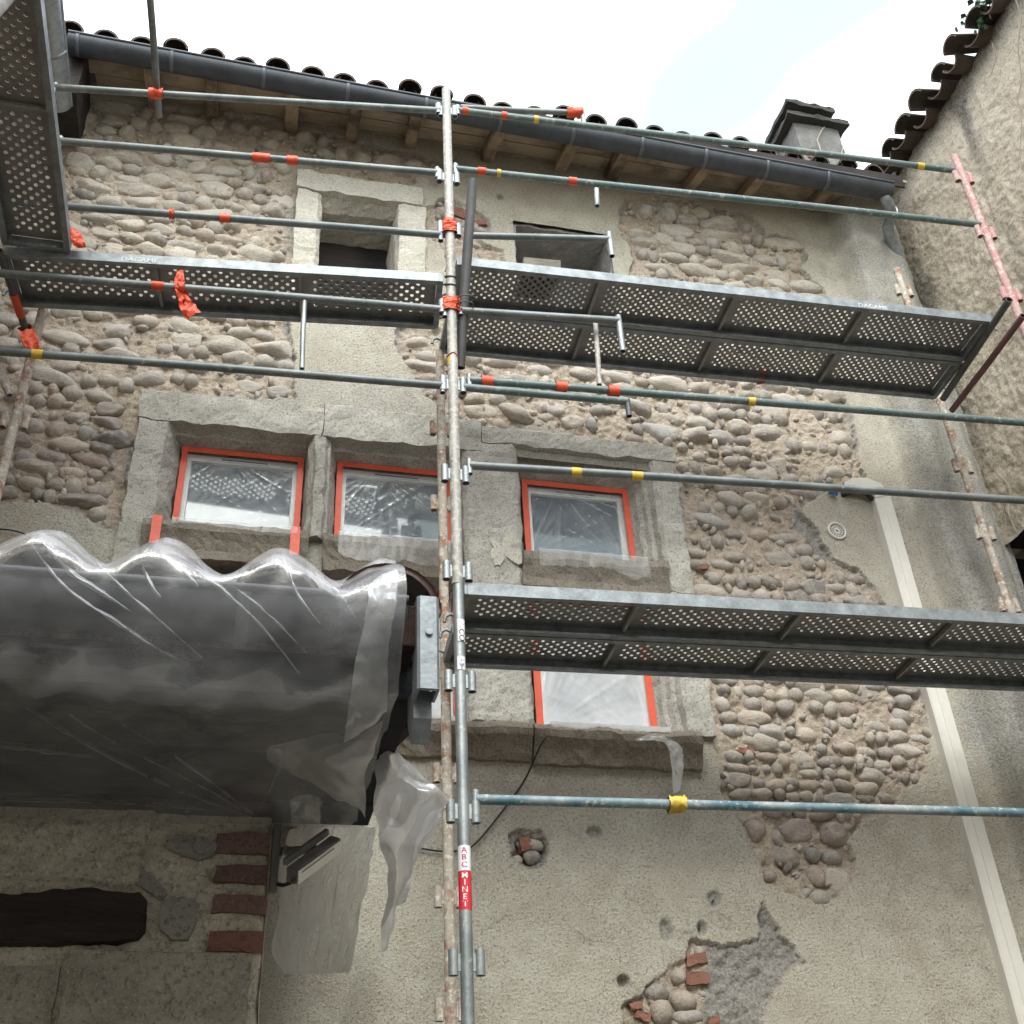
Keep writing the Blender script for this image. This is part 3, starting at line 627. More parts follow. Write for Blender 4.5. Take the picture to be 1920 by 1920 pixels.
# ---- plastic films taped over the windows
def film(x0, x1, z0, z1, label, mat, over, hang, tapes, seed, drop_bits=True):
    root = thing('plastic_film', ((x0 + x1) / 2, 0.14, z0), label, 'plastic film', 'plastic films taped over the windows')
    nu, nv = 90, 110; vs = []
    for j in range(nv + 1):
        v = j / nv
        for i in range(nu + 1):
            u = i / nu; x = x0 + (x1 - x0) * u
            if v < 0.62: t = v / 0.62; y = 0.140; z = z1 + (z0 - z1) * t; k = math.sin(math.pi * min(1, t * 1.0)) ** 0.5
            elif v < 0.80: t = (v - 0.62) / 0.18; y = 0.140 + (over[0] - 0.140) * t; z = z0 + (over[1] - z0) * t; k = 0.8
            else: t = (v - 0.80) / 0.20; y = over[0] - 0.004; z = over[1] - hang * t * (0.75 + 0.35 * mnoise.noise((x * 4, seed, 0)) + 0.12 * mnoise.noise((x * 25, seed, 0))); k = 1.0
            # taut pleats radiating from the taped corners and the vent
            h = 0
            if v < 0.62:
                for ax, az, fr, am in ((x0, z0, 46, 1.0), (x1, z0, 43, 1.0), ((x0 + x1) / 2 - 0.1, z1, 34, 0.9), (x1, z1, 30, 0.5)):
                    dx, dz = x - ax, z - az; r = math.hypot(dx, dz) + 1e-4; a = math.atan2(dz, dx)
                    h += am * math.exp(-r * 2.6) * max(0, math.sin(a * fr + 2 * mnoise.noise((a * 4, r * 2, seed)))) * min(1, r * 12) * (0.5 + mnoise.noise((a * 9, seed, 1.0)))
                h = h * 0.0075 + 0.004 * mnoise.noise((x * 6, z * 6, seed)) + 0.0008 * abs(mnoise.noise((x * 26, z * 26, seed)))
                e = min(u, 1 - u, t) * 14; h *= min(1, e) * max(k, 0.6)
            else:
                h = 0.006 * abs(mnoise.noise((x * 15, z * 5, seed))) + 0.001 * mnoise.noise((x * 50, z * 8, seed))
            vs.append((x, y - h, z + (h * 0.4 if v >= 0.62 else 0)))
    fs = [(j * (nu + 1) + i, j * (nu + 1) + i + 1, (j + 1) * (nu + 1) + i + 1, (j + 1) * (nu + 1) + i) for j in range(nv) for i in range(nu)]
    mb = MB(); mb.add(vs, fs, True); mb.build('film', mat, root)
    W = 0.034
    for t in tapes:
        mb = MB(); n = 24; a, b = t[1], t[2]
        vs = []; ln = (Vector(b) - Vector(a)); side = Vector(t[3]) * t[4]
        for i in range(n + 1):
            p = Vector(a).lerp(Vector(b), i / n)
            for q in (0, 1):
                e = side * q + Vector((0, -0.0015 - 0.002 * abs(mnoise.noise((i * 0.8 + seed, q * 3, 1))), 0)); w_ = 0.003 * mnoise.noise((i * 0.6, q * 5 + seed, 2))
                vs.append(p + e + Vector(t[3]) * w_)
        m = len(vs); vs += [v + Vector((0, 0.0012, 0)) for v in vs]
        fs = []
        for i in range(n): fs += [(2 * i, 2 * i + 1, 2 * i + 3, 2 * i + 2), (m + 2 * i, m + 2 * i + 2, m + 2 * i + 3, m + 2 * i + 1)]
        mb.add(vs, fs, True); mb.build('tape', TAPE, root)
    return root
def tapes(x0, x1, z0, z1, left=True, right=True, top=True, w=0.034, yt=0.128):
    o = []
    if top: o.append((0, (x0, yt, z1), (x1, yt, z1), (0, 0, 1), w))
    if left: o.append((0, (x0 - w * 0.4, yt - 0.003, z0), (x0 - w * 0.4, yt - 0.003, z1 + w), (1, 0, 0), w))
    if right: o.append((0, (x1 - w * 0.6, yt - 0.003, z0), (x1 - w * 0.6, yt - 0.003, z1 + w), (1, 0, 0), w))
    return o
ov = (F - 0.06, 4.895)
t1 = tapes(-0.455, 0.205, 5.0, 5.495) + [(0, (-0.548, F - 0.062, 4.90), (-0.548, F - 0.066, 4.72), (1, 0, 0), 0.05), (0, (0.165, F - 0.062, 4.90), (0.165, F - 0.066, 4.72), (1, 0, 0), 0.05)]
film(-0.45, 0.20, 4.985, 5.495, 'clear plastic film with orange tape over the leftmost upper window', FILM, ov, 0.05, t1, 1.3)
film(0.42, 1.08, 4.985, 5.495, 'clear plastic film with orange tape over the middle upper window behind the scaffold post', FILM, ov, 0.22, tapes(0.425, 1.085, 5.0, 5.495), 4.1)
film(1.54, 2.19, 4.985, 5.495, 'clear plastic film with orange tape over the right upper window', FILM, ov, 0.16, tapes(1.54, 2.19, 5.0, 5.495, w=0.036), 7.7)
film(0.42, 1.08, 3.89, 4.68, 'milky plastic film over the lower window beside the roof corner', FILM_W, (-0.09, 3.85), 0.03, tapes(0.425, 1.10, 3.9, 4.67), 9.2)
film(1.54, 2.19, 3.89, 4.68, 'milky plastic film with one orange tape strip over the lower right window', FILM_W, (-0.09, 3.85), 0.045, tapes(1.54, 2.19, 3.9, 4.67, w=0.04), 12.9)
# loose tail of film hanging off the right end of the sill
mb = MB(); patch(mb, [[onY(a, b, -0.12) for a, b in r] for r in ([(1190, 1388), (1215, 1378), (1245, 1380)], [(1245, 1392), (1262, 1390), (1276, 1398)], [(1258, 1430), (1268, 1432), (1282, 1428)], [(1262, 1485), (1268, 1486), (1276, 1480)])], 14, 40, 0.008, 30, 3)
tag(mb.build('film_tail', FILM_W), 'twisted tail of plastic film hanging off the right end of the sill', 'plastic film')

# ---- vent grille, trunking, cables
vp = onY(1568, 997); vp.y = -0.004
mb = MB(); R0 = 0.062
prof = [(R0, 0.0), (R0, -0.012), (R0 - 0.006, -0.016), (R0 - 0.012, -0.012), (R0 - 0.012, 0.0)]
vs = []; n = 40
for k in range(n):
    a = 2 * math.pi * k / n
    for r, y in prof: vs.append((vp.x + r * math.cos(a), vp.y + y, vp.z + r * math.sin(a)))
m = len(prof); fs = [(k * m + i, k * m + i + 1, ((k + 1) % n) * m + i + 1, ((k + 1) % n) * m + i) for k in range(n) for i in range(m - 1)]
mb.add(vs, fs, True); vent = mb.build('vent_grille', CREAM, house, 'small round ventilation grille in the render')
mb = MB(); mb.add([(vp.x + 0.052 * math.cos(2 * math.pi * k / 32), vp.y - 0.0015, vp.z + 0.052 * math.sin(2 * math.pi * k / 32)) for k in range(32)], [tuple(range(32))]); mb.build('vent_back', SLOT, vent)
mb = MB()
for k in range(16):
    pts = []
    for i in range(8):
        t = i / 7; a = 2 * math.pi * k / 16 + t * 0.9; r = 0.008 + 0.042 * t; pts.append((vp.x + r * math.cos(a), vp.y - 0.007, vp.z + r * math.sin(a)))
    tube(mb, pts, 0.0026, 6, (False, False))
for r in (0.02, 0.036): tube(mb, [(vp.x + r * math.cos(2 * math.pi * k / 24), vp.y - 0.007, vp.z + r * math.sin(2 * math.pi * k / 24)) for k in range(25)], 0.0022, 6, (False, False))
mb.build('louvre', CREAM, vent)

# trunking: square cream duct with a raised lid, rising to an elbow
mb = MB(); tx = 3.872; zt = 5.56
prism(mb, [(tx - 0.06, 0.01), (tx - 0.06, -0.052), (tx - 0.052, -0.06), (tx + 0.052, -0.06), (tx + 0.06, -0.052), (tx + 0.06, 0.01)], 'z', 0.0, zt, 30, 0.002)
tr = mb.build('cable_trunking', CREAM, house, 'cream plastic trunking running up the render')
mb = MB(); prism(mb, [(tx - 0.012, -0.058), (tx - 0.008, -0.066), (tx + 0.052, -0.066), (tx + 0.056, -0.058)], 'z', 0.0, zt - 0.1, 2); mb.build('lid', CREAM, tr)
mb = MB(); pts = []
c0 = onY(1640, 940)
path = [(tx - 0.0, zt - 0.02), (tx - 0.02, zt + 0.045), (tx - 0.09, zt + 0.075), (tx - 0.18, zt + 0.07), (tx - 0.25, zt + 0.03)]
vs = []
for i, (x, z) in enumerate(path):
    a = path[min(i + 1, 4)]; b = path[max(i - 1, 0)]; d = Vector((a[0] - b[0], 0, a[1] - b[1])).normalized(); nrm = Vector((-d.z, 0, d.x))
    w = 0.062 - 0.007 * i
    for s_, y in ((-1, 0.01), (-1, -0.064), (1, -0.064), (1, 0.01)): vs.append(Vector((x, y, z)) + nrm * w * s_ * (1 if s_ > 0 else 0.8))
fs = [(4 * i + k, 4 * i + (k + 1) % 4, 4 * i + 4 + (k + 1) % 4, 4 * i + 4 + k) for i in range(4) for k in range(4)] + [(0, 1, 2, 3), (16, 17, 18, 19)]
mb.add(vs, fs); mb.build('elbow', CREAM, tr)
mb = MB(); tube(mb, [(tx - 0.26, 0.0, zt - 0.0), (tx - 0.2, -0.045, zt + 0.005), (tx - 0.12, -0.05, zt + 0.01), (tx - 0.06, -0.03, zt - 0.03)], 0.017, 10, (False, False)); mb.build('cable', BLACK, tr)
mb = MB(); p = onY(1560, 920, -0.03); patch(mb, [[p + Vector((-0.03, 0, 0.03)), p + Vector((0.04, 0.01, 0.04))], [p + Vector((-0.02, -0.02, 0)), p + Vector((0.03, -0.02, 0.0))], [p + Vector((-0.035, 0, -0.03)), p + Vector((0.03, 0, -0.04))]], 10, 12, 0.015, 30, 5)
tag(mb.build('plastic_scrap', BLUEP), 'crumpled scrap of blue plastic wedged by the trunking elbow', 'plastic scrap')
def cable(name, pts, r, label):
    mb = MB(); sm = []
    P = [Vector(p) for p in pts]
    for i in range(len(P) - 1):
        for k in range(6):
            t = k / 6; a, b, c, d = P[max(i - 1, 0)], P[i], P[i + 1], P[min(i + 2, len(P) - 1)]
            sm.append(0.5 * ((2 * b) + (c - a) * t + (2 * a - 5 * b + 4 * c - d) * t * t + (3 * b - a - 3 * c + d) * t ** 3))
    sm.append(P[-1]); tube(mb, sm, r, 8, (False, False)); return tag(mb.build(name, BLACK), label, 'cable')
cable('cable', [onY(a, b, y) for a, b, y in ((1030, 1378, -0.05), (1015, 1395, -0.12), (985, 1460, -0.02), (950, 1510, -0.015), (915, 1555, -0.015), (885, 1587, -0.02), (860, 1595, -0.015), (825, 1596, -0.015), (790, 1591, -0.015), (750, 1585, -0.015), (712, 1578, -0.02))], 0.0045, 'thin black cable hanging from the sill and running left across the render')
cable('cable', [onY(a, b, -0.02) for a, b in ((-60, 985), (0, 992), (20, 994), (45, 1001), (70, 1020))], 0.004, 'thin black cable on the wall above the plastic-covered roof at the left edge')

# ---- eaves: rafters, boards, gutter, tiles
def eave_z(y): return 8.30 + 0.36 * y                    # underside of the rafters falls outwards
for k, px_py in enumerate([(290, 215), (398, 228), (548, 247), (655, 265), (770, 282), (910, 302), (1050, 325), (1145, 335), (1285, 352), (1390, 375), (1515, 395)]):
    p = onY(*px_py); x = p.x; w = random.uniform(0.075, 0.10); mb = MB()
    dy, dz = -0.44, -0.44 * 0.36; dzr = random.uniform(-0.02, 0.02)
    obox(mb, (x - w / 2, 0.25, eave_z(0.25) + dzr), (w, random.uniform(-0.01, 0.01), 0), (random.uniform(-0.03, 0.03), -0.25 + dy, (-0.25 + dy) * 0.36), (0, 0.02, 0.10), 0.008, 0.006)
    mb.build('rafter', WOOD_Y, house)
for r, (ya, yb) in enumerate([(-0.46, -0.315), (-0.312, -0.165), (-0.162, -0.02), (-0.017, 0.12)]):
    x = -1.75 + 0.2 * r
    while x < 4.5:
        L = random.uniform(1.4, 2.4); x1 = min(x + L, 4.55); mb = MB(); o = random.uniform(0, 0.006)
        obox(mb, (x, ya, eave_z(ya) + 0.102 + o), (x1 - x - 0.004, 0, 0), (0, yb - ya - random.uniform(0.001, 0.006), (yb - ya) * 0.36), (0, 0, 0.022), 0.003, 0.003)
        mb.build('eave_board', WOOD_X, house); x = x1
mb = MB(); obox(mb, (-1.75, -0.475, eave_z(-0.475) + 0.03), (6.25, 0, 0), (0, 0.014, 0), (0, 0, 0.13), 0.003); mb.build('fascia', CHAR, house)
mb = MB(); prism(mb, densify([(-1.52, -0.42), (-1.36, -0.42), (-1.37, -0.02), (-1.52, -0.02)], 0.05), 'z', 7.78, 8.24, 8, 0.012); mb.build('eave_beam', CHAR, house)
# roof slab
mb = MB(); obox(mb, (-1.8, -0.45, eave_z(-0.45) + 0.128), (6.12, 0, 0), (0, 6, 6 * 0.36), (0, 0, 0.03)); roof = mb.build('roof', TILE, house)
# tiles
def tile_mesh(name, mat, L=0.46, r0=0.096, r1=0.076, th=0.014, n=12, up=True):
    "half-barrel tile: mouth at the origin, running up +Y"
    vs, fs = [], []
    for i in range(5):
        t = i / 4; r = r0 + (r1 - r0) * t
        for layer in (0, 1):
            for k in range(n + 1):
                a = math.pi * k / n * 0.94 + math.pi * 0.03; q = r - th * layer; jt = 0.002 * mnoise.noise((k * 0.7, i * 1.3, layer))
                vs.append((q * math.cos(a) + jt, L * t, (q * math.sin(a) + jt) * (0.86 if up else -0.86)))
    m = 2 * (n + 1)
    for i in range(4):
        for k in range(n):
            fs.append((i * m + k, i * m + k + 1, (i + 1) * m + k + 1, (i + 1) * m + k)); b = n + 1
            fs.append((i * m + b + k, (i + 1) * m + b + k, (i + 1) * m + b + k + 1, i * m + b + k + 1))
        for k in (0, n): fs.append((i * m + k, (i + 1) * m + k, (i + 1) * m + n + 1 + k, i * m + n + 1 + k))
    for i in (0, 4):
        for k in range(n): fs.append((i * m + k, i * m + k + 1, i * m + n + 2 + k, i * m + n + 1 + k))
    me = bpy.data.meshes.new(name); me.from_pydata(vs, [], fs); me.update(); me.materials.append(mat)
    me.polygons.foreach_set('use_smooth', [True] * len(fs)); return me
T_UP = tile_mesh('roof_tile', TILE, 0.46, 0.082, 0.068); T_DN = tile_mesh('channel_tile', TILE, 0.46, 0.082, 0.068, up=False)
def put(me, name, parent, loc, rot, sc=(1, 1, 1)):
    o = bpy.data.objects.new(name, me); COL.objects.link(o); o.parent = parent; o.location = Vector(loc) - wloc(parent); o.rotation_euler = rot; o.scale = sc; return o
pit = math.atan(0.36)
x = -1.70
while x < 4.5:
    for row in range(3):
        y = -0.48 + row * 0.33; zz = 8.292 + (y + 0.48) * 0.36 + row * 0.012
        put(T_UP, 'roof_tile', roof, (x + random.uniform(-0.012, 0.012), y + random.uniform(-0.03, 0.03), zz + random.uniform(-0.008, 0.012)), (pit + random.uniform(-0.03, 0.03), random.uniform(-0.05, 0.05), random.uniform(-0.05, 0.05)), (1, 1, 1.05))
    put(T_DN, 'channel_tile', roof, (x + 0.11, -0.46, 8.36), (pit, 0, random.uniform(-0.03, 0.03)))
    x += 0.222
# gutter
def gutter(p0, p1, r, name, mat, parent, label=None, n=14, brackets=(), side=1, closed_end=True):
    p0, p1 = Vector(p0), Vector(p1); d = (p1 - p0).normalized(); up = Vector((0, 0, 1)); s = d.cross(up).normalized() * side
    mb = MB(); k = 12
    for q, rev in ((r, False), (r - 0.004, True)):
        vs = []
        for i in range(k + 1):
            c = p0.lerp(p1, i / k) + Vector((0, 0, 0.004 * mnoise.noise((i * 0.9, 2, r))))
            for j in range(n + 1): a = math.pi * j / n; vs.append(c + s * math.cos(a) * q - up * math.sin(a) * q)
        fs = [(i * (n + 1) + j, i * (n + 1) + j + 1, (i + 1) * (n + 1) + j + 1, (i + 1) * (n + 1) + j) for i in range(k) for j in range(n)]
        mb.add(vs, fs, True)
    g = mb.build(name, mat, parent, label)
    mb = MB(); tube(mb, [p0 + s * r, p1 + s * r], 0.010, 10, (False, False)); mb.build('rolled_lip', mat, g)
    if closed_end:
        for e in (p0, p1):
            mb = MB(); mb.add([e + s * math.cos(math.pi * j / n) * r - up * math.sin(math.pi * j / n) * r for j in range(n + 1)], [tuple(range(n + 1))]); mb.build('end_cap', mat, g)
    for t in brackets:
        c = p0.lerp(p1, t); mb = MB(); vs = []
        for w in (-0.014, 0.014):
            for j in range(n + 1): a = math.pi * j / n; vs.append(c + d * w + s * math.cos(a) * (r + 0.004) - up * math.sin(a) * (r + 0.004))
        for w in (-0.014, 0.014):
            for j in range(n + 1): a = math.pi * j / n; vs.append(c + d * w + s * math.cos(a) * (r + 0.0005) - up * math.sin(a) * (r + 0.0005))
        b = n + 1; fs = [(j, j + 1, b + j + 1, b + j) for j in range(n)] + [(j, 2 * b + j, 2 * b + j + 1, j + 1) for j in range(n)] + [(b + j, b + j + 1, 3 * b + j + 1, 3 * b + j) for j in range(n)]
        mb.add(vs, fs, True); mb.build('bracket', ZINC_M if mat is ZINC else mat, g)
    return g
gL = onY(128, 55, -0.61); gR = onY(1678, 340, -0.61)
p0 = Vector((gL.x, -0.52, gL.z)); p1 = Vector((gR.x, -0.52, gR.z))
gb = [(to - 127) / (1680 - 127.) for to in (142, 298, 455, 603, 745, 883, 1022, 1157, 1285, 1412, 1540)]
gut = gutter(p0, p1, 0.078, 'gutter', ZINC, house, 'long grey zinc gutter along the eaves', 16, gb)
mb = MB(); tube(mb, [onY(1658, 352, -0.52), onY(1660, 372, -0.5), onY(1668, 388, -0.45), onY(1672, 404, -0.36), onY(1664, 425, -0.28), onY(1670, 450, -0.20), onY(1690, 500, -0.10)], 0.042, 14); dp = mb.build('downpipe', ZINC_L, house)
mb = MB(); tube(mb, [onY(1671, 396, -0.405), onY(1672, 404, -0.365)], 0.048, 14); mb.build('pipe_collar', ZINC_L, dp)
# chimney on the roof slope
ch = Vector((4.35, 0.55, 0)); pA = onY(1504, 300, 0.55); pB = onY(1592, 310, 0.55); zc = onY(1500, 245, 0.55).z + 0.11; zt2 = zc + 0.21
mb = MB(); prism(mb, densify([(pA.x + 0.02, 0.55), (pB.x, 0.55), (pB.x, 0.95), (pA.x + 0.02, 0.95)], 0.06), 'z', pA.z - 0.5, zc, 10, 0.012); stack = mb.build('chimney', CHIM, house, 'small grey chimney with two dark slab caps')
mb = MB(); prism(mb, densify([(pA.x - 0.06, 0.47), (pB.x + 0.07, 0.47), (pB.x + 0.07, 1.03), (pA.x - 0.06, 1.03)], 0.05), 'z', zc, zc + 0.055, 2, 0.02); mb.build('chimney_cap', SOOT, stack)
mb = MB()
box(mb, pA.x + 0.05, pB.x - 0.06, 0.60, 0.92, zc + 0.05, zt2, 0.01, 0.004)
mb.build('cap_support', SOOT, stack)
mb = MB(); prism(mb, densify([(pA.x - 0.03, 0.50), (pB.x + 0.0, 0.50), (pB.x + 0.0, 1.0), (pA.x - 0.03, 1.0)], 0.05), 'z', zt2, zt2 + 0.05, 2, 0.02); mb.build('chimney_cap', SOOT, stack)
mb = MB(); obox(mb, (pA.x + 0.07, 0.541, pA.z + 0.05), (0.07, 0, 0), (0, 0.03, 0), (0.01, 0, 0.13), 0.006, 0.006); mb.build('brick', BRICK, stack)

# ================================================================== NEIGHBOUR HOUSE on the right, at right angles to the facade
NX = 4.70
nb = thing('neighbour_house', (NX + 0.3, -3, 0), 'ochre roughcast neighbour house wall with dark tile edge, on the right', 'house')
ys = np.arange(-2.4, 0.32, 0.012); zs2 = np.arange(4.2, 8.62, 0.012); Y2, Z2 = np.meshgrid(ys, zs2)
X2 = NX + 0.030 * fbm(Y2, Z2, 2.0, 200) + 0.013 * fbm(Y2 * 1.0, Z2 * 0.8, 26, 210, 3, 0.6)
ceny = (ys[:-1] + 0.006); cenz = (zs2[:-1] + 0.006); CY, CZ2 = np.meshgrid(ceny, cenz)
keep2 = ~((CY > -1.3) & (CY < -0.0) & (CZ2 > 3.0) & (CZ2 < 5.27 + 0.02 * np.sin(CY * 9)))
gn = np.clip(1.2 - (Y2 + 0.0) / -0.32, 0, 1) * np.clip(0.25 + 2.2 * fbm(Y2, Z2, 1.6, 220), 0, 1) + np.clip((Z2 - 8.35) * 4, 0, 1) * 0.9 + 1.3 * np.clip(fbm(Y2 * 2.6, Z2 * 0.55, 1.5, 230) - 0.12, 0, 1) * (Y2 > -1.2)  # darker by the facade corner, below the tile edge and in upright streaks
def mat_neigh():
    s = NT('ochre_roughcast_darkened'); c = s.co(False)
    a = s.noise(c, 3, 6, 0.62); f = s.noise(c, 62, 5, 0.66, 0.2); g_ = s.noise(c, 130, 2, 0.6)
    col = s.mix(s.ramp(a, (0.35, 0.0), (0.65, 1.0)), (0.56, 0.50, 0.395), (0.48, 0.415, 0.32)); col = s.mix(s.ramp(f, (0.52, 0.0), (0.64, 0.65)), col, (0.21, 0.17, 0.125))
    col = s.mix(s.ramp(f, (0.3, 0.5), (0.43, 0.0)), col, (0.60, 0.52, 0.39))
    st = s.math('MULTIPLY', s.attr('darken'), s.ramp(f, (0.25, 0.45), (0.6, 1.0))); col = s.mix(st, col, (0.075, 0.07, 0.062))
    b = s.bump(f, 0.8, 0.014); b = s.bump(g_, 0.5, 0.005, b); return s.finish(col, 0.95, b, 0, 0.1)
NEIGH_W = mat_neigh()
grid_object('wall', np.stack([X2, Y2, Z2], -1), keep2, NEIGH_W, nb, dict(darken=np.clip(gn, 0, 0.9)))
mb = MB(); box(mb, NX + 0.01, NX + 0.3, -5.6, -2.38, 0, 8.6); box(mb, NX + 0.01, NX + 0.3, -2.38, 0.3, 0, 3.0); box(mb, NX + 0.3, NX + 0.5, -2.4, 0.3, 5.4, 8.55)
box(mb, NX + 0.02, NX + 0.3, -2.38, -1.31, 3.0, 4.3); mb.build('wall_core', NEIGH_W, nb)
mb = MB(); obox(mb, (NX + 0.03, -1.32, 5.28), (0.25, 0, 0), (0, 1.34, 0), (0, 0, 0.16), 0.01, 0.008); mb.build('window_lintel', CHAR, nb)
mb = MB(); box(mb, NX + 0.45, NX + 0.48, -1.6, 0.62, 2.8, 5.5); box(mb, NX + 0.02, NX + 0.45, 0.32, 0.6, 2.8, 5.5); mb.build('window_back', SLOT, nb)
mb = MB(); obox(mb, (NX + 0.02, -5.6, 8.60), (0, 5.9, 0), (2.5, 0, 0.75), (0, 0, 0.05)); nroof = mb.build('roof', TILE, nb)
y = 0.16; k = 0
while y > -3.2:
    jz = random.uniform(-0.02, 0.02)
    put(T_DN, 'channel_tile', nroof, (NX - 0.13 + random.uniform(-0.04, 0.03), y, 8.655 + jz), (0.24, random.uniform(-0.1, 0.1), -math.pi / 2 + random.uniform(-0.12, 0.12)), (random.uniform(0.95, 1.25), 1, random.uniform(0.9, 1.3)))
    put(T_UP, 'roof_tile', nroof, (NX - 0.16 + random.uniform(-0.05, 0.04), y - 0.115, 8.66 + jz), (0.24 + random.uniform(-0.05, 0.05), random.uniform(-0.12, 0.12), -math.pi / 2 + random.uniform(-0.14, 0.14)), (random.uniform(1.0, 1.3), 1, random.uniform(0.9, 1.4)))
    y -= 0.232; k += 1
# dry vine stems on the wall
def vine(pts, r, label, x=NX - 0.03):
    mb = MB(); P = [onX(a, b, x - random.uniform(0, 0.05)) for a, b in pts]; tube(mb, P, r, 6, (False, False), 0, lambda t, i: 1.0 - 0.6 * t)
    return tag(mb.build('dry_vine', VINE), label, 'vine', 'dry vine stems on the ochre wall')
vine([(1905, 0), (1915, 30), (1908, 90), (1916, 150), (1908, 190), (1916, 230), (1912, 290), (1919, 322)], 0.006, 'long dry vine stem hanging down the ochre wall at the right edge')
vine([(1860, 80), (1868, 110), (1858, 140), (1845, 150), (1850, 170), (1855, 190)], 0.004, 'curled dry vine stem high on the ochre wall below the tiles')
vine([(1810, 842), (1828, 860), (1842, 895), (1852, 930), (1868, 960)], 0.0035, 'thin dry vine stem on the wall beside the crusted post')
vine([(1872, 890), (1888, 905), (1893, 930), (1890, 960), (1900, 985), (1905, 998)], 0.006, 'pale dry vine stems hanging over the dark opening in the ochre wall')
vine([(1890, 915), (1884, 950), (1880, 975), (1884, 990), (1880, 1000)], 0.005, 'short forked dry vine stem left of the dark opening')
vine([(1775, 715), (1790, 725), (1810, 722), (1835, 740), (1850, 750)], 0.004, 'sideways dry vine twig on the ochre wall behind the red brace')
for k, (pts, lb_) in enumerate([([(1545, 300), (1538, 280), (1532, 262), (1540, 245), (1546, 238)], 'dry creeper stem climbing the chimney front'), ([(1580, 305), (1578, 285), (1585, 262), (1592, 240), (1600, 232)], 'dry creeper stem along the right edge of the chimney')]):
    mb = MB(); tube(mb, [onY(a, b, 0.52) for a, b in pts], 0.007, 6, (False, False), 0, lambda t, i: 1.0 - 0.5 * t); tag(mb.build('dry_vine', VINE), lb_, 'vine')
# ivy tuft growing out of the tile edge
iv = thing('ivy_tuft', onX(1850, 12, NX - 0.1), 'small green ivy tuft growing on the top of the dark tile edge', 'ivy')
mb = MB(); p = onX(1848, 8, NX - 0.1)
for k in range(70):
    c = p + Vector((random.gauss(0, 0.05), random.gauss(0, 0.09), random.gauss(0.03, 0.05))); n = Vector((random.gauss(0, 1), random.gauss(0, 1), random.gauss(0, 1))).normalized(); d, u, w = frame_of(n); s = random.uniform(0.02, 0.035)
    mb.add([c + u * s, c + w * s * 0.8, c - u * s * 0.6, c - w * s * 0.8, c + n * s * 0.3], [(0, 1, 4), (1, 2, 4), (2, 3, 4), (3, 0, 4)])
tag(mb.build('leaf_cluster', IVY, iv), kind='stuff')
mb = MB(); tube(mb, [p + Vector((0.05, 0.05, -0.08)), p + Vector((0, 0, 0)), p + Vector((-0.02, -0.06, 0.06))], 0.005, 6, (False, False)); mb.build('stem', VINE, iv)

# ================================================================== LEFT HOUSE: only its eaves gutter shows
lh = thing('left_house', (-2.2, -3, 0), 'house on the left of which only the eaves gutter shows at the top', 'house')
LXW = -1.95
mb = MB(); box(mb, LXW - 0.3, LXW, -6.0, 0.05, 0, 7.9); mb.build('wall', NEIGH, lh)
mb = MB(); box(mb, -7, 9, -8.9, -8.6, 0, 6.8); mb.build('unseen_opposite_wall', LIMEST, lh)  # unseen opposite building, added to block low sky and dim the lower walls
mb = MB(); obox(mb, (-1.62, -6.0, 8.06), (0, 5.95, 0), (-2.5, 0, 0.8), (0, 0, 0.06)); mb.build('roof', TILE, lh)
mb = MB(); obox(mb, (-1.62, -6.0, 7.98), (0, 5.9, 0), (-0.4, 0, 0.06), (0, 0, 0.025)); mb.build('soffit', WOOD_Y, lh)
e1 = onY(133, 215, -0.30)
lg = gutter((-1.485, -6.0, 7.80), (-1.485, -0.32, 7.78), 0.088, 'gutter', ZINC_L, lh, 'grey zinc gutter running towards the viewer at top left', 16, [0.76, 0.85, 0.93], 1)

# ================================================================== ANNEX: low wing in front at left with a tiled eave
ax = thing('annex', (-0.7, -1.5, 0), 'low annex wing with brick corner, charred lintel and plastic-wrapped eave, lower left', 'building')
AY, AX1, AZ = -2.35, 0.105, 2.50
xs3 = np.arange(-1.9, AX1, 0.005); zs3 = np.arange(1.3, AZ + 0.06, 0.005); X3, Z3 = np.meshgrid(xs3, zs3)
Y3 = AY + 0.022 * fbm(X3, Z3, 5, 300) + 0.010 * fbm(X3, Z3, 24, 310, 4, 0.7)
pb = onY(270, 1640, AY)
step = (X3 < pb.x + 0.03 * fbm(X3, Z3, 9, 320)) & (Z3 > 2.345 + 0.02 * fbm(X3, Z3, 8, 330)); Y3 -= step * 0.02
edge = np.clip((X3 - (AX1 - 0.02)) / 0.02, 0, 1); Y3 += edge ** 2 * 0.02
grid_object('wall', np.stack([X3, Y3, Z3], -1), np.ones((len(zs3) - 1, len(xs3) - 1), bool), ANNEX, ax)
mb = MB(); box(mb, -1.94, AX1 - 0.02, AY + 0.03, AY + 0.3, 0, 2.56); mb.build('wall_core', ANNEX, ax)
ys4 = np.arange(AY + 0.005, 0.0, 0.012); zs4 = np.arange(0.0, 3.45, 0.012); Y4, Z4 = np.meshgrid(ys4, zs4); X4 = AX1 - 0.004 + 0.012 * fbm(Y4, Z4, 4, 340)
kk = (0.5 * (zs4[:-1] + zs4[1:]))[:, None] < 2.56 + 0.27 * ((ys4[:-1])[None, :] - AY)
grid_object('side_wall', np.stack([X4, Y4, Z4], -1), kk, ANNEX, ax)
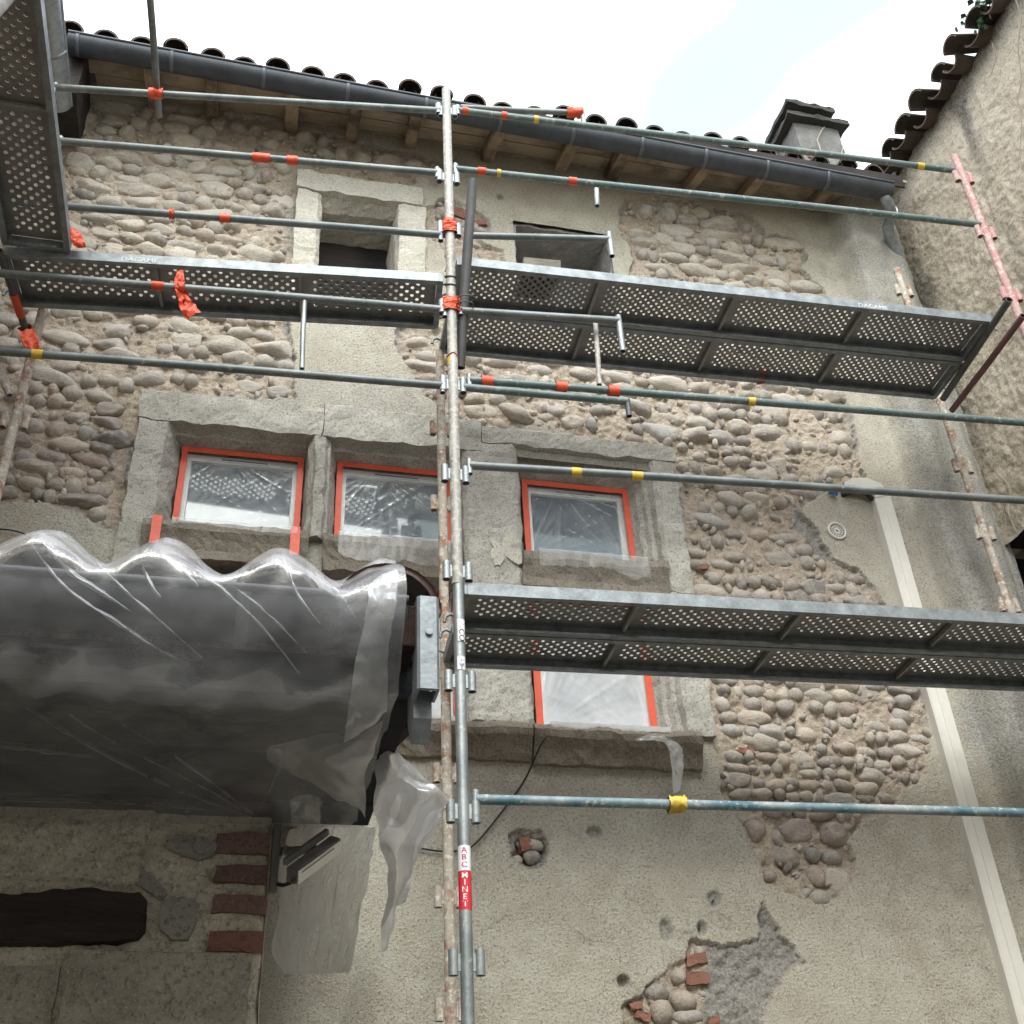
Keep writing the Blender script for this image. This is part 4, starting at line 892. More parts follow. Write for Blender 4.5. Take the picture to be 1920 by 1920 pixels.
for (a, b, c, d, mt) in [(405, 1558, 505, 1602, BRICK_D), (403, 1616, 500, 1657, BRICK_D), (398, 1674, 492, 1716, BRICK_D), (388, 1741, 483, 1786, BRICK_R)]:
    p = onY(a, b, AY - 0.008); q = onY(c, d, AY - 0.008); mb = MB(); zb, zt_ = min(p.z, q.z) , max(p.z, q.z)
    prism(mb, densify([(p.x, zb + 0.004), (AX1 - 0.006, zb + 0.002), (AX1 - 0.008, zt_ - 0.004), (p.x + 0.006, zt_ - 0.006)], 0.012), 'y', AY - 0.009, AY + 0.05, 3, 0.007); mb.build('brick', mt, ax)
def flat_stone(poly_px, mat, dep, name='stone'):
    P = [onY(a, b, AY) for a, b in poly_px]; mb = MB(); prism(mb, densify([(p.x, p.z) for p in P], 0.012), 'y', AY - dep, AY + 0.03, 2, 0.005); return mb.build(name, mat, ax)
flat_stone([(312, 1578), (340, 1566), (385, 1570), (408, 1585), (400, 1605), (372, 1614), (335, 1603), (315, 1592)], ANNEX_G, 0.012)
flat_stone([(310, 1688), (345, 1683), (366, 1692), (368, 1725), (352, 1765), (325, 1765), (300, 1745), (302, 1710)], ANNEX_G, 0.014)
flat_stone([(205, 1632), (240, 1622), (268, 1628), (295, 1652), (312, 1678), (300, 1690), (275, 1672), (250, 1655), (222, 1650)], ANNEX_G, 0.010, 'cement_patch')
p = onY(0, 1675, AY); q = onY(268, 1790, AY)
mb = MB(); prism(mb, densify([(-1.2, q.z + 0.015), (q.x - 0.12, q.z + 0.014), (q.x - 0.015, q.z + 0.03), (q.x, q.z + 0.05), (q.x - 0.005, p.z - 0.02), (q.x - 0.02, p.z - 0.004), (q.x - 0.15, p.z + 0.006), (q.x - 0.3, p.z - 0.012), (-1.2, p.z - 0.02)], 0.015), 'y', AY - 0.035, AY + 0.1, 6, 0.010); mb.build('timber_lintel', CHAR, ax)
z0 = onY(300, 1792, AY).z
mb = MB(); prism(mb, densify([(onY(132, 1800, AY).x, z0), (AX1 - 0.03, z0), (AX1 - 0.02, 1.3), (onY(132, 1800, AY).x + 0.01, 1.3)], 0.03), 'y', AY - 0.035, AY + 0.05, 3, 0.006); mb.build('stone_block', ANNEX_B, ax)
mb = MB(); prism(mb, densify([(-1.2, z0 - 0.03), (onY(118, 1800, AY).x, z0 - 0.028), (onY(118, 1800, AY).x - 0.005, 1.3), (-1.2, 1.3)], 0.03), 'y', AY - 0.02, AY + 0.05, 3, 0.006); mb.build('stone_block', ANNEX_B, ax)
# eave: soffit boards, fascia, roof, gutter, tiles
AE, AR = -3.10, 0.385                    # eave line, right-hand verge
def az(y): return 2.555 + 0.27 * (y - AE)
for i in range(5):
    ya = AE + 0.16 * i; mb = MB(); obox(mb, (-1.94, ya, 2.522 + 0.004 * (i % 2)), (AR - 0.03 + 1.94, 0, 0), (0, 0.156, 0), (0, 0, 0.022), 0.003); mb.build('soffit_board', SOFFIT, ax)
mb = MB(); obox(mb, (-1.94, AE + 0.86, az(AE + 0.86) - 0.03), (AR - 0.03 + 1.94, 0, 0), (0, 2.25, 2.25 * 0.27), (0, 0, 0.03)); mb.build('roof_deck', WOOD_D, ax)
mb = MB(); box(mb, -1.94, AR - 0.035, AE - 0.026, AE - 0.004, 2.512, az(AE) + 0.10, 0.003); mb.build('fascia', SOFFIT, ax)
mb = MB(); obox(mb, (AR - 0.028, AE - 0.02, az(AE) - 0.075), (0.026, 0, 0), (0, 3.08, 3.08 * 0.27), (0, 0, 0.15), 0.003); mb.build('bargeboard', WOOD_D, ax, 'brown timber board under the roof edge')
mb = MB(); obox(mb, (-1.94, AE - 0.04, az(AE) + 0.045), (AR + 1.92, 0, 0), (0, 3.12, 3.12 * 0.27), (0, 0, 0.03)); aroof = mb.build('roof', TILE, ax)
T_UPA = tile_mesh('roof_tile', TILE)
T_BR = tile_mesh('verge_tile', TILE_B, 0.46, 0.115, 0.095, 0.016, 14)
x = 0.286
for i in range(9):
    for row in range(4):
        put(T_BR if i == 0 else T_UPA, 'roof_tile', aroof, (x, AE - 0.07 + row * 0.36, 2.70 + row * (0.36 * 0.27 + 0.012)), (math.atan(0.27), random.uniform(-0.03, 0.03) if i else 0.12, random.uniform(-0.02, 0.02)), (1, 1, 1.05))
    x -= 0.237
agut = gutter((-1.9, -3.175, 2.685), (0.315, -3.175, 2.68), 0.078, 'gutter', ZINC, ax, 'zinc gutter under the plastic sheet', 16, [0.3, 0.62, 0.85])
# galvanised end plate at the verge
pa = onY(775, 1130, -3.26); pb_ = onY(817, 1310, -3.26)
mb = MB(); prism(mb, [(0.332, -3.26), (0.338, -3.266), (0.372, -3.266), (0.378, -3.26), (0.378, -3.20), (0.372, -3.20), (0.372, -3.255), (0.338, -3.255), (0.338, -3.20), (0.332, -3.20)], 'z', 2.475, 2.685, 4)
ep = mb.build('end_plate', ZINC_L, ax, 'galvanised steel end plate with one round bolt at the roof corner')
mb = MB(); bp = Vector((0.356, -3.266, 2.60)); tube(mb, [bp, bp + Vector((0, -0.006, 0))], 0.0075, 14, (False, False)); mb.build('bolt', ZINC_L, ep)
mb = MB(); box(mb, 0.305, 0.335, -3.24, -3.10, 2.58, 2.675, 0.004); mb.build('rafter_end', WOOD_D, ax)
mb = MB(); prism(mb, [(-3.20, 2.44), (-3.16, 2.40), (-3.12, 2.46), (-3.12, 2.52), (-3.20, 2.50)], 'x', 0.335, 0.372); mb.build('bracket', ZINC_L, ax)

# floodlight on the corner, with its arm and lead
fl = thing('floodlight', onY(520, 1620, AY - 0.02), 'flat LED floodlight tilted on a short arm by the plastic at the annex corner', 'floodlight')
A = onY(556, 1632, -2.50); B_ = onY(554.6, 1663, -2.47); C = onY(639, 1571, -2.40)
ex = C - A; ey = B_ - A; nn = ex.cross(ey).normalized()
if nn.dot(Vector(CAM) - A) < 0: nn = -nn
mb = MB(); obox(mb, A, ex, ey * 0.9, -nn * 0.03, 0.004); body = mb.build('housing', GREYP, fl)
mb = MB(); obox(mb, A + ex * 0.01 + ey * 0.06 + nn * 0.0025, ex * 0.97, ey * 0.8, nn * 0.003, 0.001); mb.build('front_panel', LEDP, body)
mb = MB(); obox(mb, A + ex * 0.08 + ey * 0.2 + nn * 0.006, ex * 0.72, ey * 0.06, nn * 0.001); mb.build('diffuser_line', GREYP, body)
mb = MB(); obox(mb, A + ex * 0.04 - ey * 0.35 - nn * 0.035, ex * 0.95, ey * 0.4, -nn * 0.012, 0.002); mb.build('cooling_fin', GREYP, body)
mb = MB(); tube(mb, [onY(522, 1597, -2.34), onY(592, 1592, -2.40)], 0.011, 12); mb.build('arm', GREYP, fl)
mb = MB(); tube(mb, [onY(520, 1658, -2.36), onY(532, 1660, -2.40), onY(545, 1655, -2.45), onY(552, 1648, -2.49)], 0.005, 8, (False, False)); mb.build('lead', BLACK, fl)
mb = MB(); box(mb, AX1 + 0.0, AX1 + 0.02, AY - 0.015, AY + 0.05, 2.34, 2.50, 0.004); mb.build('wall_plate', GREYP, fl)

# ================================================================== PLASTIC SHEETS over the annex
def drape(name, x0, x1, prof, label, mat, bump=0.075, nu=190, seed=0.0, fold=0.016):
    "sheet running over the tile row, the gutter and back under the soffit"
    P = [Vector((0, y, z)) for y, z in prof]; n = 70; vs = []
    Ls = [0]
    for a, b in zip(P, P[1:]): Ls.append(Ls[-1] + (b - a).length)
    for j in range(n + 1):
        s = Ls[-1] * j / n; i = max(k for k in range(len(Ls) - 1) if Ls[k] <= s + 1e-9); t = (s - Ls[i]) / (Ls[i + 1] - Ls[i]); g = lambda q: P[max(0, min(len(P) - 1, q))]
        a, b, c, d = g(i - 1), g(i), g(i + 1), g(i + 2); q = 0.5 * ((2 * b) + (c - a) * t + (2 * a - 5 * b + 4 * c - d) * t * t + (3 * b - a - 3 * c + d) * t ** 3)
        fr = s / Ls[-1]
        for k in range(nu + 1):
            x = x0 + (x1 - x0) * k / nu; ph = (x - 0.286) / 0.237 * 2 * math.pi
            w = max(0.0, min(1.0, (0.47 - fr) / 0.14)); lift = bump * ((0.5 + 0.5 * math.cos(ph)) ** 0.8 - 0.35) * w
            # oblique pulls in the film
            dgl = (x * 1.0 + s * 0.75); r1 = abs(mnoise.noise((dgl * 5.5, (x - s) * 1.1, seed))); r2 = abs(mnoise.noise((dgl * 13, (x - s) * 2.0, seed + 5)))
            f = fold * (1 - 2.2 * r1) + fold * 0.45 * (1 - 2 * r2) + 0.003 * mnoise.noise((x * 30, s * 30, seed)); f = max(f, 0.0) if fr > 0.4 else f + 0.004 * mnoise.noise((x * 22, s * 9, seed)); f *= min(1, 0.35 + fr * 2) * min(1, (1 - fr) * 10 + 0.3)
            vs.append((x + 0.2 * f, q.y - max(f, -0.006) * (1 if fr < 0.55 else 0.2), q.z + lift - (max(f, -0.004) if fr > 0.45 else 0)))
    fs = [(j * (nu + 1) + k, j * (nu + 1) + k + 1, (j + 1) * (nu + 1) + k + 1, (j + 1) * (nu + 1) + k) for j in range(n) for k in range(nu)]
    mb = MB(); mb.add(vs, fs, True); o = mb.build(name, mat); return tag(o, label, 'plastic sheet')
big_sheet = drape('plastic_sheet', -1.5, 0.30, [(-2.75, 2.90), (-2.95, 2.855), (-3.14, 2.795), (-3.20, 2.745), (-3.275, 2.70), (-3.285, 2.64), (-3.265, 2.58), (-3.20, 2.525), (-3.05, 2.50), (-2.8, 2.495), (-2.55, 2.49), (-2.385, 2.49)], 'large clear plastic sheet draped in waves over the annex tiles, gutter and soffit', FILM_A)
P2 = lambda rows: [[onY(a, b, y) for a, b, y in r] for r in rows]
CREASES = [
    ([(50, 1003, -3.2), (87, 1063, -3.285), (140, 1117, -3.30), (207, 1160, -3.295), (277, 1207, -3.28), (330, 1235, -3.25)], 9),
    ([(75, 1010, -3.2), (125, 1070, -3.29), (190, 1112, -3.30), (250, 1150, -3.295)], 12),
    ([(180, 1055, -3.27), (233, 1107, -3.30), (300, 1165, -3.295), (380, 1235, -3.26)], 7),
    ([(366, 1068, -3.29), (420, 1110, -3.30), (490, 1175, -3.295), (560, 1262, -3.25)], 8),
    ([(430, 1095, -3.30), (500, 1150, -3.30), (575, 1225, -3.28)], 6),
    ([(262, 1040, -3.25), (272, 1078, -3.29), (284, 1100, -3.30), (300, 1120, -3.30)], 16),
    ([(530, 1045, -3.25), (545, 1085, -3.29), (560, 1120, -3.30), (600, 1170, -3.30)], 14),
    ([(300, 1035, -3.23), (345, 1075, -3.29), (372, 1100, -3.30)], 18),
    ([(590, 1075, -3.28), (640, 1120, -3.30), (690, 1200, -3.29)], 8),
    ([(-20, 1280, -3.0), (117, 1370, -2.9), (300, 1467, -2.62), (473, 1533, -2.42)], 10),
    ([(60, 1290, -3.0), (200, 1385, -2.85), (350, 1460, -2.62), (475, 1530, -2.42)], 7),
    ([(180, 1330, -2.95), (300, 1400, -2.8), (400, 1470, -2.6), (476, 1528, -2.42)], 6),
    ([(540, 1400, -2.9), (515, 1460, -2.7), (490, 1510, -2.5), (478, 1530, -2.42)], 7),
    ([(-30, 1500, -2.55), (150, 1503, -2.52), (320, 1512, -2.48), (470, 1530, -2.42)], 9),
    ([(0, 1400, -2.8), (100, 1412, -2.78), (190, 1420, -2.75)], 8)]
for k, (pts, wpx) in enumerate(CREASES):
    n_ = len(pts) - 1; ww = [wpx * (0.15 + math.sin(math.pi * min(1, 0.12 + i / n_ * 0.88)) * random.uniform(0.7, 1.1)) for i in range(n_ + 1)]
    mb = MB(); patch(mb, P2([[(a, b - w_ * 0.7, y - 0.003) for (a, b, y), w_ in zip(pts, ww)], [(a + 1, b, y - 0.010) for a, b, y in pts], [(a, b + w_ * 0.3, y - 0.003) for (a, b, y), w_ in zip(pts, ww)]]), 50, 6, 0.003, 30, k * 3.1)
    mb.build('fold_crease', FILM_CR, big_sheet)
mb = MB(); patch(mb, P2([[(-120, 1205, -3.14), (150, 1213, -3.14), (320, 1228, -3.14), (498, 1258, -3.10)], [(-120, 1300, -2.95), (150, 1300, -2.95), (320, 1310, -2.93), (497, 1300, -2.92)], [(-120, 1360, -2.8), (150, 1362, -2.8), (330, 1392, -2.78), (488, 1370, -2.8)]]), 60, 30, 0.008, 9, 2, 0.006, 7)
tag(mb.build('plastic_sheet', FILM_B), 'second strip of plastic stretched under the annex eave with a taped right edge', 'plastic sheet')
mb = MB(); patch(mb, P2([[(476, 1256, -3.105), (501, 1258, -3.10)], [(476, 1300, -2.95), (499, 1300, -2.945)], [(480, 1372, -2.81), (490, 1372, -2.81)]]), 6, 24, 0.006, 40, 8)
tag(mb.build('tape_strip', FILM_W), 'crumpled whitish tape strip holding the plastic under the eave', 'tape')
mb = MB(); patch(mb, P2([[(690, 1100, -3.29), (715, 1078, -3.27), (746, 1066, -3.25)], [(690, 1145, -3.30), (715, 1140, -3.29), (742, 1135, -3.28)], [(668, 1230, -3.22), (695, 1228, -3.22), (728, 1205, -3.22)], [(655, 1320, -3.12), (690, 1330, -3.12), (726, 1310, -3.14)], [(645, 1392, -3.05), (680, 1375, -3.06), (722, 1335, -3.1)]]), 20, 50, 0.010, 22, 3)
tag(mb.build('plastic_sheet', FILM_T), 'bright folded plastic end strip hanging at the roof corner', 'plastic sheet')
mb = MB(); patch(mb, P2([[(492, 1340, -2.85), (590, 1345, -2.88), (660, 1385, -2.95), (722, 1345, -3.0)], [(492, 1385, -2.80), (570, 1400, -2.86), (620, 1430, -2.95), (700, 1400, -2.95)], [(510, 1430, -2.75), (580, 1450, -2.80), (640, 1455, -2.90), (684, 1445, -2.9)], [(555, 1455, -2.7), (610, 1480, -2.76), (655, 1495, -2.82), (686, 1500, -2.85)], [(600, 1478, -2.7), (640, 1500, -2.75), (668, 1515, -2.8), (683, 1535, -2.82)]]), 40, 40, 0.012, 12, 6)
tag(mb.build('plastic_sheet', FILM_T), 'milky plastic flap drooping in a curve under the roof corner', 'plastic sheet')
mb = MB(); patch(mb, P2([[(700, 1388, -2.80), (722, 1368, -2.80), (742, 1405, -2.78), (762, 1425, -2.75)], [(702, 1440, -2.75), (735, 1440, -2.82), (765, 1450, -2.72), (785, 1458, -2.74)], [(703, 1528, -2.72), (745, 1500, -2.68), (785, 1485, -2.78), (846, 1496, -2.70)], [(714, 1590, -2.66), (745, 1600, -2.70), (780, 1585, -2.64), (806, 1545, -2.70)], [(722, 1650, -2.64), (745, 1660, -2.67), (770, 1640, -2.62), (788, 1600, -2.66)], [(718, 1720, -2.62), (735, 1715, -2.64), (748, 1700, -2.62), (764, 1660, -2.63)], [(715, 1785, -2.60), (718, 1783, -2.60), (722, 1778, -2.60), (728, 1760, -2.60)]]), 44, 80, 0.014, 12, 4.4, 0.010, 9, (1, -0.6))
tag(mb.build('plastic_sheet', FILM_F), 'loose white plastic flag fluttering beside the scaffold post below the roof corner', 'plastic sheet')
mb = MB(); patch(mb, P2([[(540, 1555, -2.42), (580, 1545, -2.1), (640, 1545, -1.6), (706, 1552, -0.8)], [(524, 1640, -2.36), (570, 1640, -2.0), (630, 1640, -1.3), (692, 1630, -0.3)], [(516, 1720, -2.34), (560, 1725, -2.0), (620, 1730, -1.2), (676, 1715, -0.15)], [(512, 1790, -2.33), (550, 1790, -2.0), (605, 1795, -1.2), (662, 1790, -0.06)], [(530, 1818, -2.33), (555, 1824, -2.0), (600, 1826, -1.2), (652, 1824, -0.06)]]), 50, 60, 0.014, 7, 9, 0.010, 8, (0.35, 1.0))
tag(mb.build('plastic_sheet', FILM_C), 'translucent plastic sheet with shade painted in as grey, pulled tight between annex corner and house wall', 'plastic sheet')
mb = MB(); patch(mb, P2([[(545, 1500, -2.6), (580, 1490, -2.55), (605, 1500, -2.5)], [(546, 1540, -2.5), (575, 1535, -2.5), (602, 1545, -2.45)], [(565, 1562, -2.45), (600, 1555, -2.42), (632, 1552, -2.4)]]), 20, 20, 0.012, 18, 12)
tag(mb.build('plastic_sheet', FILM_A), 'small crumpled scrap of clear plastic above the floodlight', 'plastic sheet')

# ================================================================== SCAFFOLD
def unit_rail(name, a, b, r, mat, label, group, za=-1.05, zb=None, lug0=True, lug1=True, wob=0.002, cat='scaffold tube'):
    A = onY(a[0], a[1], za) if not isinstance(a, Vector) else a
    Bp = (onZ(b[0], b[1], A.z) if zb is None else onY(b[0], b[1], zb)) if not isinstance(b, Vector) else b
    if not isinstance(b, Vector) and b[0] > 1900: Bp = A + (Bp - A) * ((4.205 - A.x) / (Bp.x - A.x))      # runs on to the end post
    root = thing(name, A.lerp(Bp, 0.5), label, cat, group)
    mb = MB(); tube(mb, [A, Bp], r, 18, (True, True), wob); mb.build('tube', mat, root)
    d = (Bp - A).normalized()
    for on_, e, s in ((lug0, A, 1), (lug1, Bp, -1)):
        if on_:
            mb = MB(); tube(mb, [e + Vector((0, 0, 0.035)), e + Vector((0, 0, -0.05))], r * 0.72, 14); mb.build('end_spigot', GALV, root)
    return root, A, Bp
def wrap(root, A, Bp, px, r, mat=TAPE, w=0.035, name='tape', rag=0.0, label=None):
    "tape wound round a tube at the place whose picture abscissa is px"
    lo, hi = 0.0, 1.0; f = lambda t: float(to_px(np.array(A.lerp(Bp, t)))[0])
    if f(0) > f(1): g_ = lambda t: -f(t); px = -px
    else: g_ = f
    for _ in range(40):
        m = (lo + hi) / 2
        if g_(m) < px: lo = m
        else: hi = m
    c = A.lerp(Bp, lo); d, u, v = frame_of(Bp - A); n, k = 20, 8; vs = []; sd = random.uniform(0, 50)
    for i in range(k + 1):
        for j in range(n):
            a = 2 * math.pi * j / n; q = r * 1.06 + 0.0012 + rag * (0.5 + mnoise.noise((math.cos(a) * 2 + sd, math.sin(a) * 2, i * 0.7))) + 0.0008 * random.random()
            e = (w + 0.006 * mnoise.noise((a, sd, 3))) * (i / k - 0.5); vs.append(c + d * e + u * math.cos(a) * q + v * math.sin(a) * q)
    fs = [(i * n + j, i * n + (j + 1) % n, (i + 1) * n + (j + 1) % n, (i + 1) * n + j) for i in range(k) for j in range(n)]
    mb = MB(); mb.add(vs, fs, True); return mb.build(name, mat, root, label), c
RR = 0.0205; GR = 'scaffold guardrails of the right bay'; GL = 'scaffold guardrails of the left bay'
# right bay
r1, a, b = unit_rail('guardrail', (858, 206), (1792, 320), RR, GREEN, 'topmost green scaffold rail of the right bay crossing the gutter', GR)
for x in (872, 945): wrap(r1, a, b, x, RR)
wrap(r1, a, b, 1725, RR, TAPE_Y, 0.05); wrap(r1, a, b, 1005, RR, TAPE_Y, 0.03)
r2, a, b = unit_rail('guardrail', (854, 316), (1842, 422), RR, GREEN, 'green scaffold rail of the right bay just below the eave boards', GR)
for x in (903, 1073): wrap(r2, a, b, x, RR, w=0.05)
wrap(r2, a, b, 935, RR, TAPE_Y, 0.02)
r3, a3, b3 = unit_rail('guardrail', (880, 713), (1960, 795), RR, GREEN, 'green scaffold rail with three orange tapes under the upper deck', GR)
for x in (913, 1052, 1150): wrap(r3, a3, b3, x, RR * 1.35, w=0.058)
wrap(r3, a3, b3, 1408, RR, TAPE_Y, 0.04)
r4, a, b = unit_rail('guardrail', (880, 873), (1960, 940), RR, GREY_T, 'grey-green scaffold rail in front of the right upper window', GR)
wrap(r4, a, b, 1194, RR, TAPE_Y, 0.055); wrap(r4, a, b, 1080, RR, TAPE_Y, 0.05)
r5, a, b = unit_rail('guardrail', (892, 1498), (1960, 1526), RR, BLUE, 'lowest blue worn scaffold rail with a yellow tape knot', GR)
wrap(r5, a, b, 1268, RR, TAPE_Y, 0.07, rag=0.016, label='ragged yellow tape knot')
# left bay
l0, a, b = unit_rail('guardrail', (826, 208), (102, 164), RR, GREY_T, 'topmost scaffold rail of the left bay in front of the rafters', GL); l0A, l0B = a, b
wrap(l0, a, b, 293, RR, w=0.08, rag=0.012)
l1, a, b = unit_rail('guardrail', (820, 323), (112, 265), RR, GREY_T, 'scaffold rail with two red tape scraps over the upper left cobbles', GL)
wrap(l1, a, b, 490, RR, w=0.10, rag=0.006); wrap(l1, a, b, 548, RR, w=0.06, rag=0.005)
l2, a, b = unit_rail('guardrail', (826, 440), (-40, 374), RR, GREY_T, 'dark scaffold rail crossing the small left attic window', GL)
wrap(l2, a, b, 422, RR, w=0.055); wrap(l2, a, b, 322, RR, w=0.025, rag=0.008)
l2b, a, b = unit_rail('guardrail', (880, 442), (1143, 448), RR * 0.95, GREY_T, 'short scaffold rail ending in front of the right attic window', GL, -1.0, None, False, False)
mb = MB(); tube(mb, [b + Vector((0, 0, 0.05)), b + Vector((0, 0, -0.14))], 0.016, 14); mb.build('end_spigot', GALV, l2b)
l3, a, b = unit_rail('guardrail', (834, 581), (-40, 508), RR, GREY_T, 'scaffold rail with a fluttering red rag in front of the left deck', GL)
wrap(l3, a, b, 296, RR, w=0.06); _, cr = wrap(l3, a, b, 338, RR, w=0.05, rag=0.014)
l3b, a, b = unit_rail('guardrail', (866, 583), (1160, 601), RR, GREY_T, 'scaffold rail stub in front of the upper right deck', GL, -1.06, None, False, False)
mb = MB(); tube(mb, [b + Vector((0, 0, 0.03)), b + Vector((0, 0, -0.22))], 0.017, 14); mb.build('end_spigot', GALV, l3b)
l4, a, b = unit_rail('guardrail', (830, 722), (-40, 656), RR, GREY_T, 'scaffold rail with a yellow tape band above the left stone window', GL); l4A, l4B = a, b
wrap(l4, a, b, 71, RR, TAPE_Y, 0.05)
l4b, a, b = unit_rail('guardrail', (868, 727), (1176, 752), RR, GREEN, 'scaffold tube strapped under the rail with three orange tapes', GL, -1.05, None, False, False)
mb = MB(); tube(mb, [b + Vector((0, 0, 0.01)), b + Vector((0, 0, -0.10))], 0.015, 14); mb.build('end_spigot', DARK_T, l4b)
lt, a, b = unit_rail('scaffold_tube', (864, 202), (1092, 212), RR * 0.9, GREY_T, 'short tube with a tape lump behind the topmost right rail', GL, -0.98, None, False, False)
wrap(lt, a, b, 1078, RR, TAPE, 0.10, rag=0.016)
mb = MB(); tube(mb, [b + Vector((0, 0, 0.03)), b + Vector((0, 0, -0.12))], 0.016, 14); mb.build('end_spigot', GALV, lt)
def tube_thing(name, A, Bp, r, mat, label, cat='scaffold tube', hollow=(True, True), group=None):
    t = thing(name, A.lerp(Bp, 0.5), label, cat, group); mb = MB(); tube(mb, [A, Bp], r, 18, hollow, 0.0015); mb.build('tube', mat, t); return t
tube_thing('guard_strut', onY(571, 558, -1.0), onY(566, 692, -1.0), 0.013, GALV, 'thin galvanised strut between two left rails')
tube_thing('guard_strut', onY(1116, 600, -1.06), onY(1124, 722, -1.06), 0.014, GALV_P, 'thin pale strut between two right rails under the deck')
tube_thing('guard_strut', onY(1118, 352, -1.0), onY(1120, 386, -1.0), 0.015, GALV, 'short galvanised stub below the second rail above the right attic window')
t = tube_thing('loose_tube', onY(886, 338, -1.30), onY(862, 690, -0.94), 0.0265, DARK_T, 'dark leaning scaffold tube with open top wired to the tall post')
for px, py in ((874, 560), (872, 572)):
    mb = MB(); tube(mb, [onY(px + 16 * math.cos(k / 3), py + 7 * math.sin(k / 3), -1.1 + 0.03 * math.sin(k / 3)) for k in range(20)], 0.0035, 6, (False, False)); mb.build('tie_wire', DARK_T, t)
t = tube_thing('loose_tube', onZ(298, 218, l0A.z + 0.04), onZ(279, -40, l0A.z + 0.06), 0.020, GREY_T, 'grey tube pointing towards the viewer across the topmost left rail')
# tall posts
def post(name, x, y, z0, z1, mat, r, sockets, label, mat2=None, zsplit=None, smat=None, sw=0.05, lean=(0, 0)):
    t = thing(name, (x, y, z0), label, 'scaffold post', 'scaffold posts'); f = lambda z: Vector((x + lean[0] * (z - z0), y + lean[1] * (z - z0), z))
    if zsplit:
        mb = MB(); tube(mb, [f(z0), f(zsplit)], r, 20, (True, True), 0.0015); mb.build('lower_tube', mat, t)
        mb = MB(); tube(mb, [f(zsplit - 0.02), f(z1)], r * 1.06, 20, (True, True), 0.0015); mb.build('upper_tube', mat2, t)
    else:
        mb = MB(); tube(mb, [f(z0), f(z1)], r, 20, (True, True), 0.0015); mb.build('tube', mat, t)
    for z in sockets:
        for s in (-1, 1):
            c = f(z); mb = MB(); e = c + Vector((s * sw, 0.0, 0)); tube(mb, [e + Vector((0, 0, 0.045)), e + Vector((0, 0, -0.045))], 0.0185, 16); mb.build('socket', smat or mat, t)
            mb = MB(); obox(mb, c + Vector((min(0, s * sw * 0.75), -0.006, -0.03)), (abs(s * sw * 0.75), 0, 0), (0, 0.012, 0), (0, 0, 0.06)); mb.build('weld_plate', smat or mat, t)
    return t, f
zpx = lambda px, py, y: onY(px, py, y).z
OP_Z = [zpx(840, 208, -1.05), zpx(841, 333, -1.05), zpx(842, 430, -1.05), zpx(845, 578, -1.05), zpx(850, 722, -1.05), zpx(856, 890, -1.05), zpx(862, 1072, -1.05), zpx(867, 1278, -1.05), zpx(870, 1522, -1.05), zpx(872, 1805, -1.05)]
op, of = post('scaffold_post', 0.874, -1.05, 0.0, zpx(837, 168, -1.05), GALV, 0.0243, OP_Z, 'tall galvanised scaffold post with a red and white sticker in the middle', GALV_P, zpx(866, 1090, -1.05))
IP_Z = [zpx(830, y_, -0.35) for y_ in (805, 945, 1262, 1450, 1682, 1893)]
ip, if_ = post('scaffold_post', 0.945, -0.35, 0.0, 6.05, RUSTY, 0.0245, IP_Z, 'rusty mortar-crusted scaffold post close behind the tall galvanised post', smat=RUSTY, sw=0.048)
RP_Z = [zpx(1800, 332, -1.25), zpx(1846, 436, -1.25), zpx(1893, 552, -1.25), zpx(1930, 680, -1.25)]
rp, rf = post('scaffold_post', 4.250, -1.25, 0.0, zpx(1788, 292, -1.25), PINK, 0.0245, RP_Z, 'faded pink scaffold post against the ochre wall', smat=PINK)
RI_Z = [zpx(1690, 545, -0.35), zpx(1805, 875, -0.35), zpx(1845, 1000, -0.35), zpx(1890, 1135, -0.35)]
ri, rif = post('scaffold_post', 4.290, -0.35, 0.0, zpx(1678, 505, -0.35), RUSTY, 0.0245, RI_Z, 'pale mortar-crusted scaffold post in the corner by the ochre wall', smat=RUSTY)
LI = onY(40, 740, -0.40)
li, lif = post('scaffold_post', LI.x, -0.40, 0.0, 5.98, RUSTY, 0.0245, [zpx(30, 790, -0.40)], 'mortar-crusted scaffold post at the left edge', smat=RUSTY)
# tape knots on the tall post
for y_, w_, rg in ((428, 0.10, 0.012), (574, 0.09, 0.014)):
    zc_ = zpx(842, y_, -1.05); A = of(zc_ - 0.2); Bq = of(zc_ + 0.2); d, u, v = frame_of(Bq - A); vs = []; n, k = 24, 12; sd = y_
    for i in range(k + 1):
        for j in range(n):
            an = 2 * math.pi * j / n; sx = 0.055 if y_ > 500 else 0.045
            q = 1 + 0.22 * mnoise.noise((math.cos(an) * 2 + sd, math.sin(an) * 2, i * 0.9)); c = of(zc_ + (i / k - 0.5) * w_)
            vs.append(c + Vector((math.cos(an) * sx * q, math.sin(an) * 0.036 * q, 0.012 * mnoise.noise((an, i, sd)))))
    fs = [(i * n + j, i * n + (j + 1) % n, (i + 1) * n + (j + 1) % n, (i + 1) * n + j) for i in range(k) for j in range(n)]
    mb = MB(); mb.add(vs, fs, False); mb.build('tape_knot', TAPE, op)
zc_ = zpx(848, 680, -1.05); mb = MB(); tube(mb, [of(zc_ - 0.025), of(zc_ + 0.03)], 0.0262, 20, (False, False)); mb.build('tape', TAPE_Y, op)
mb = MB(); tube(mb, [of(zc_ + 0.04) + Vector((0.029 * math.cos(k / 3.0), 0.029 * math.sin(k / 3.0), 0.006 * math.sin(k))) for k in range(21)], 0.003, 6, (False, False)); mb.build('string', TAPE, op)
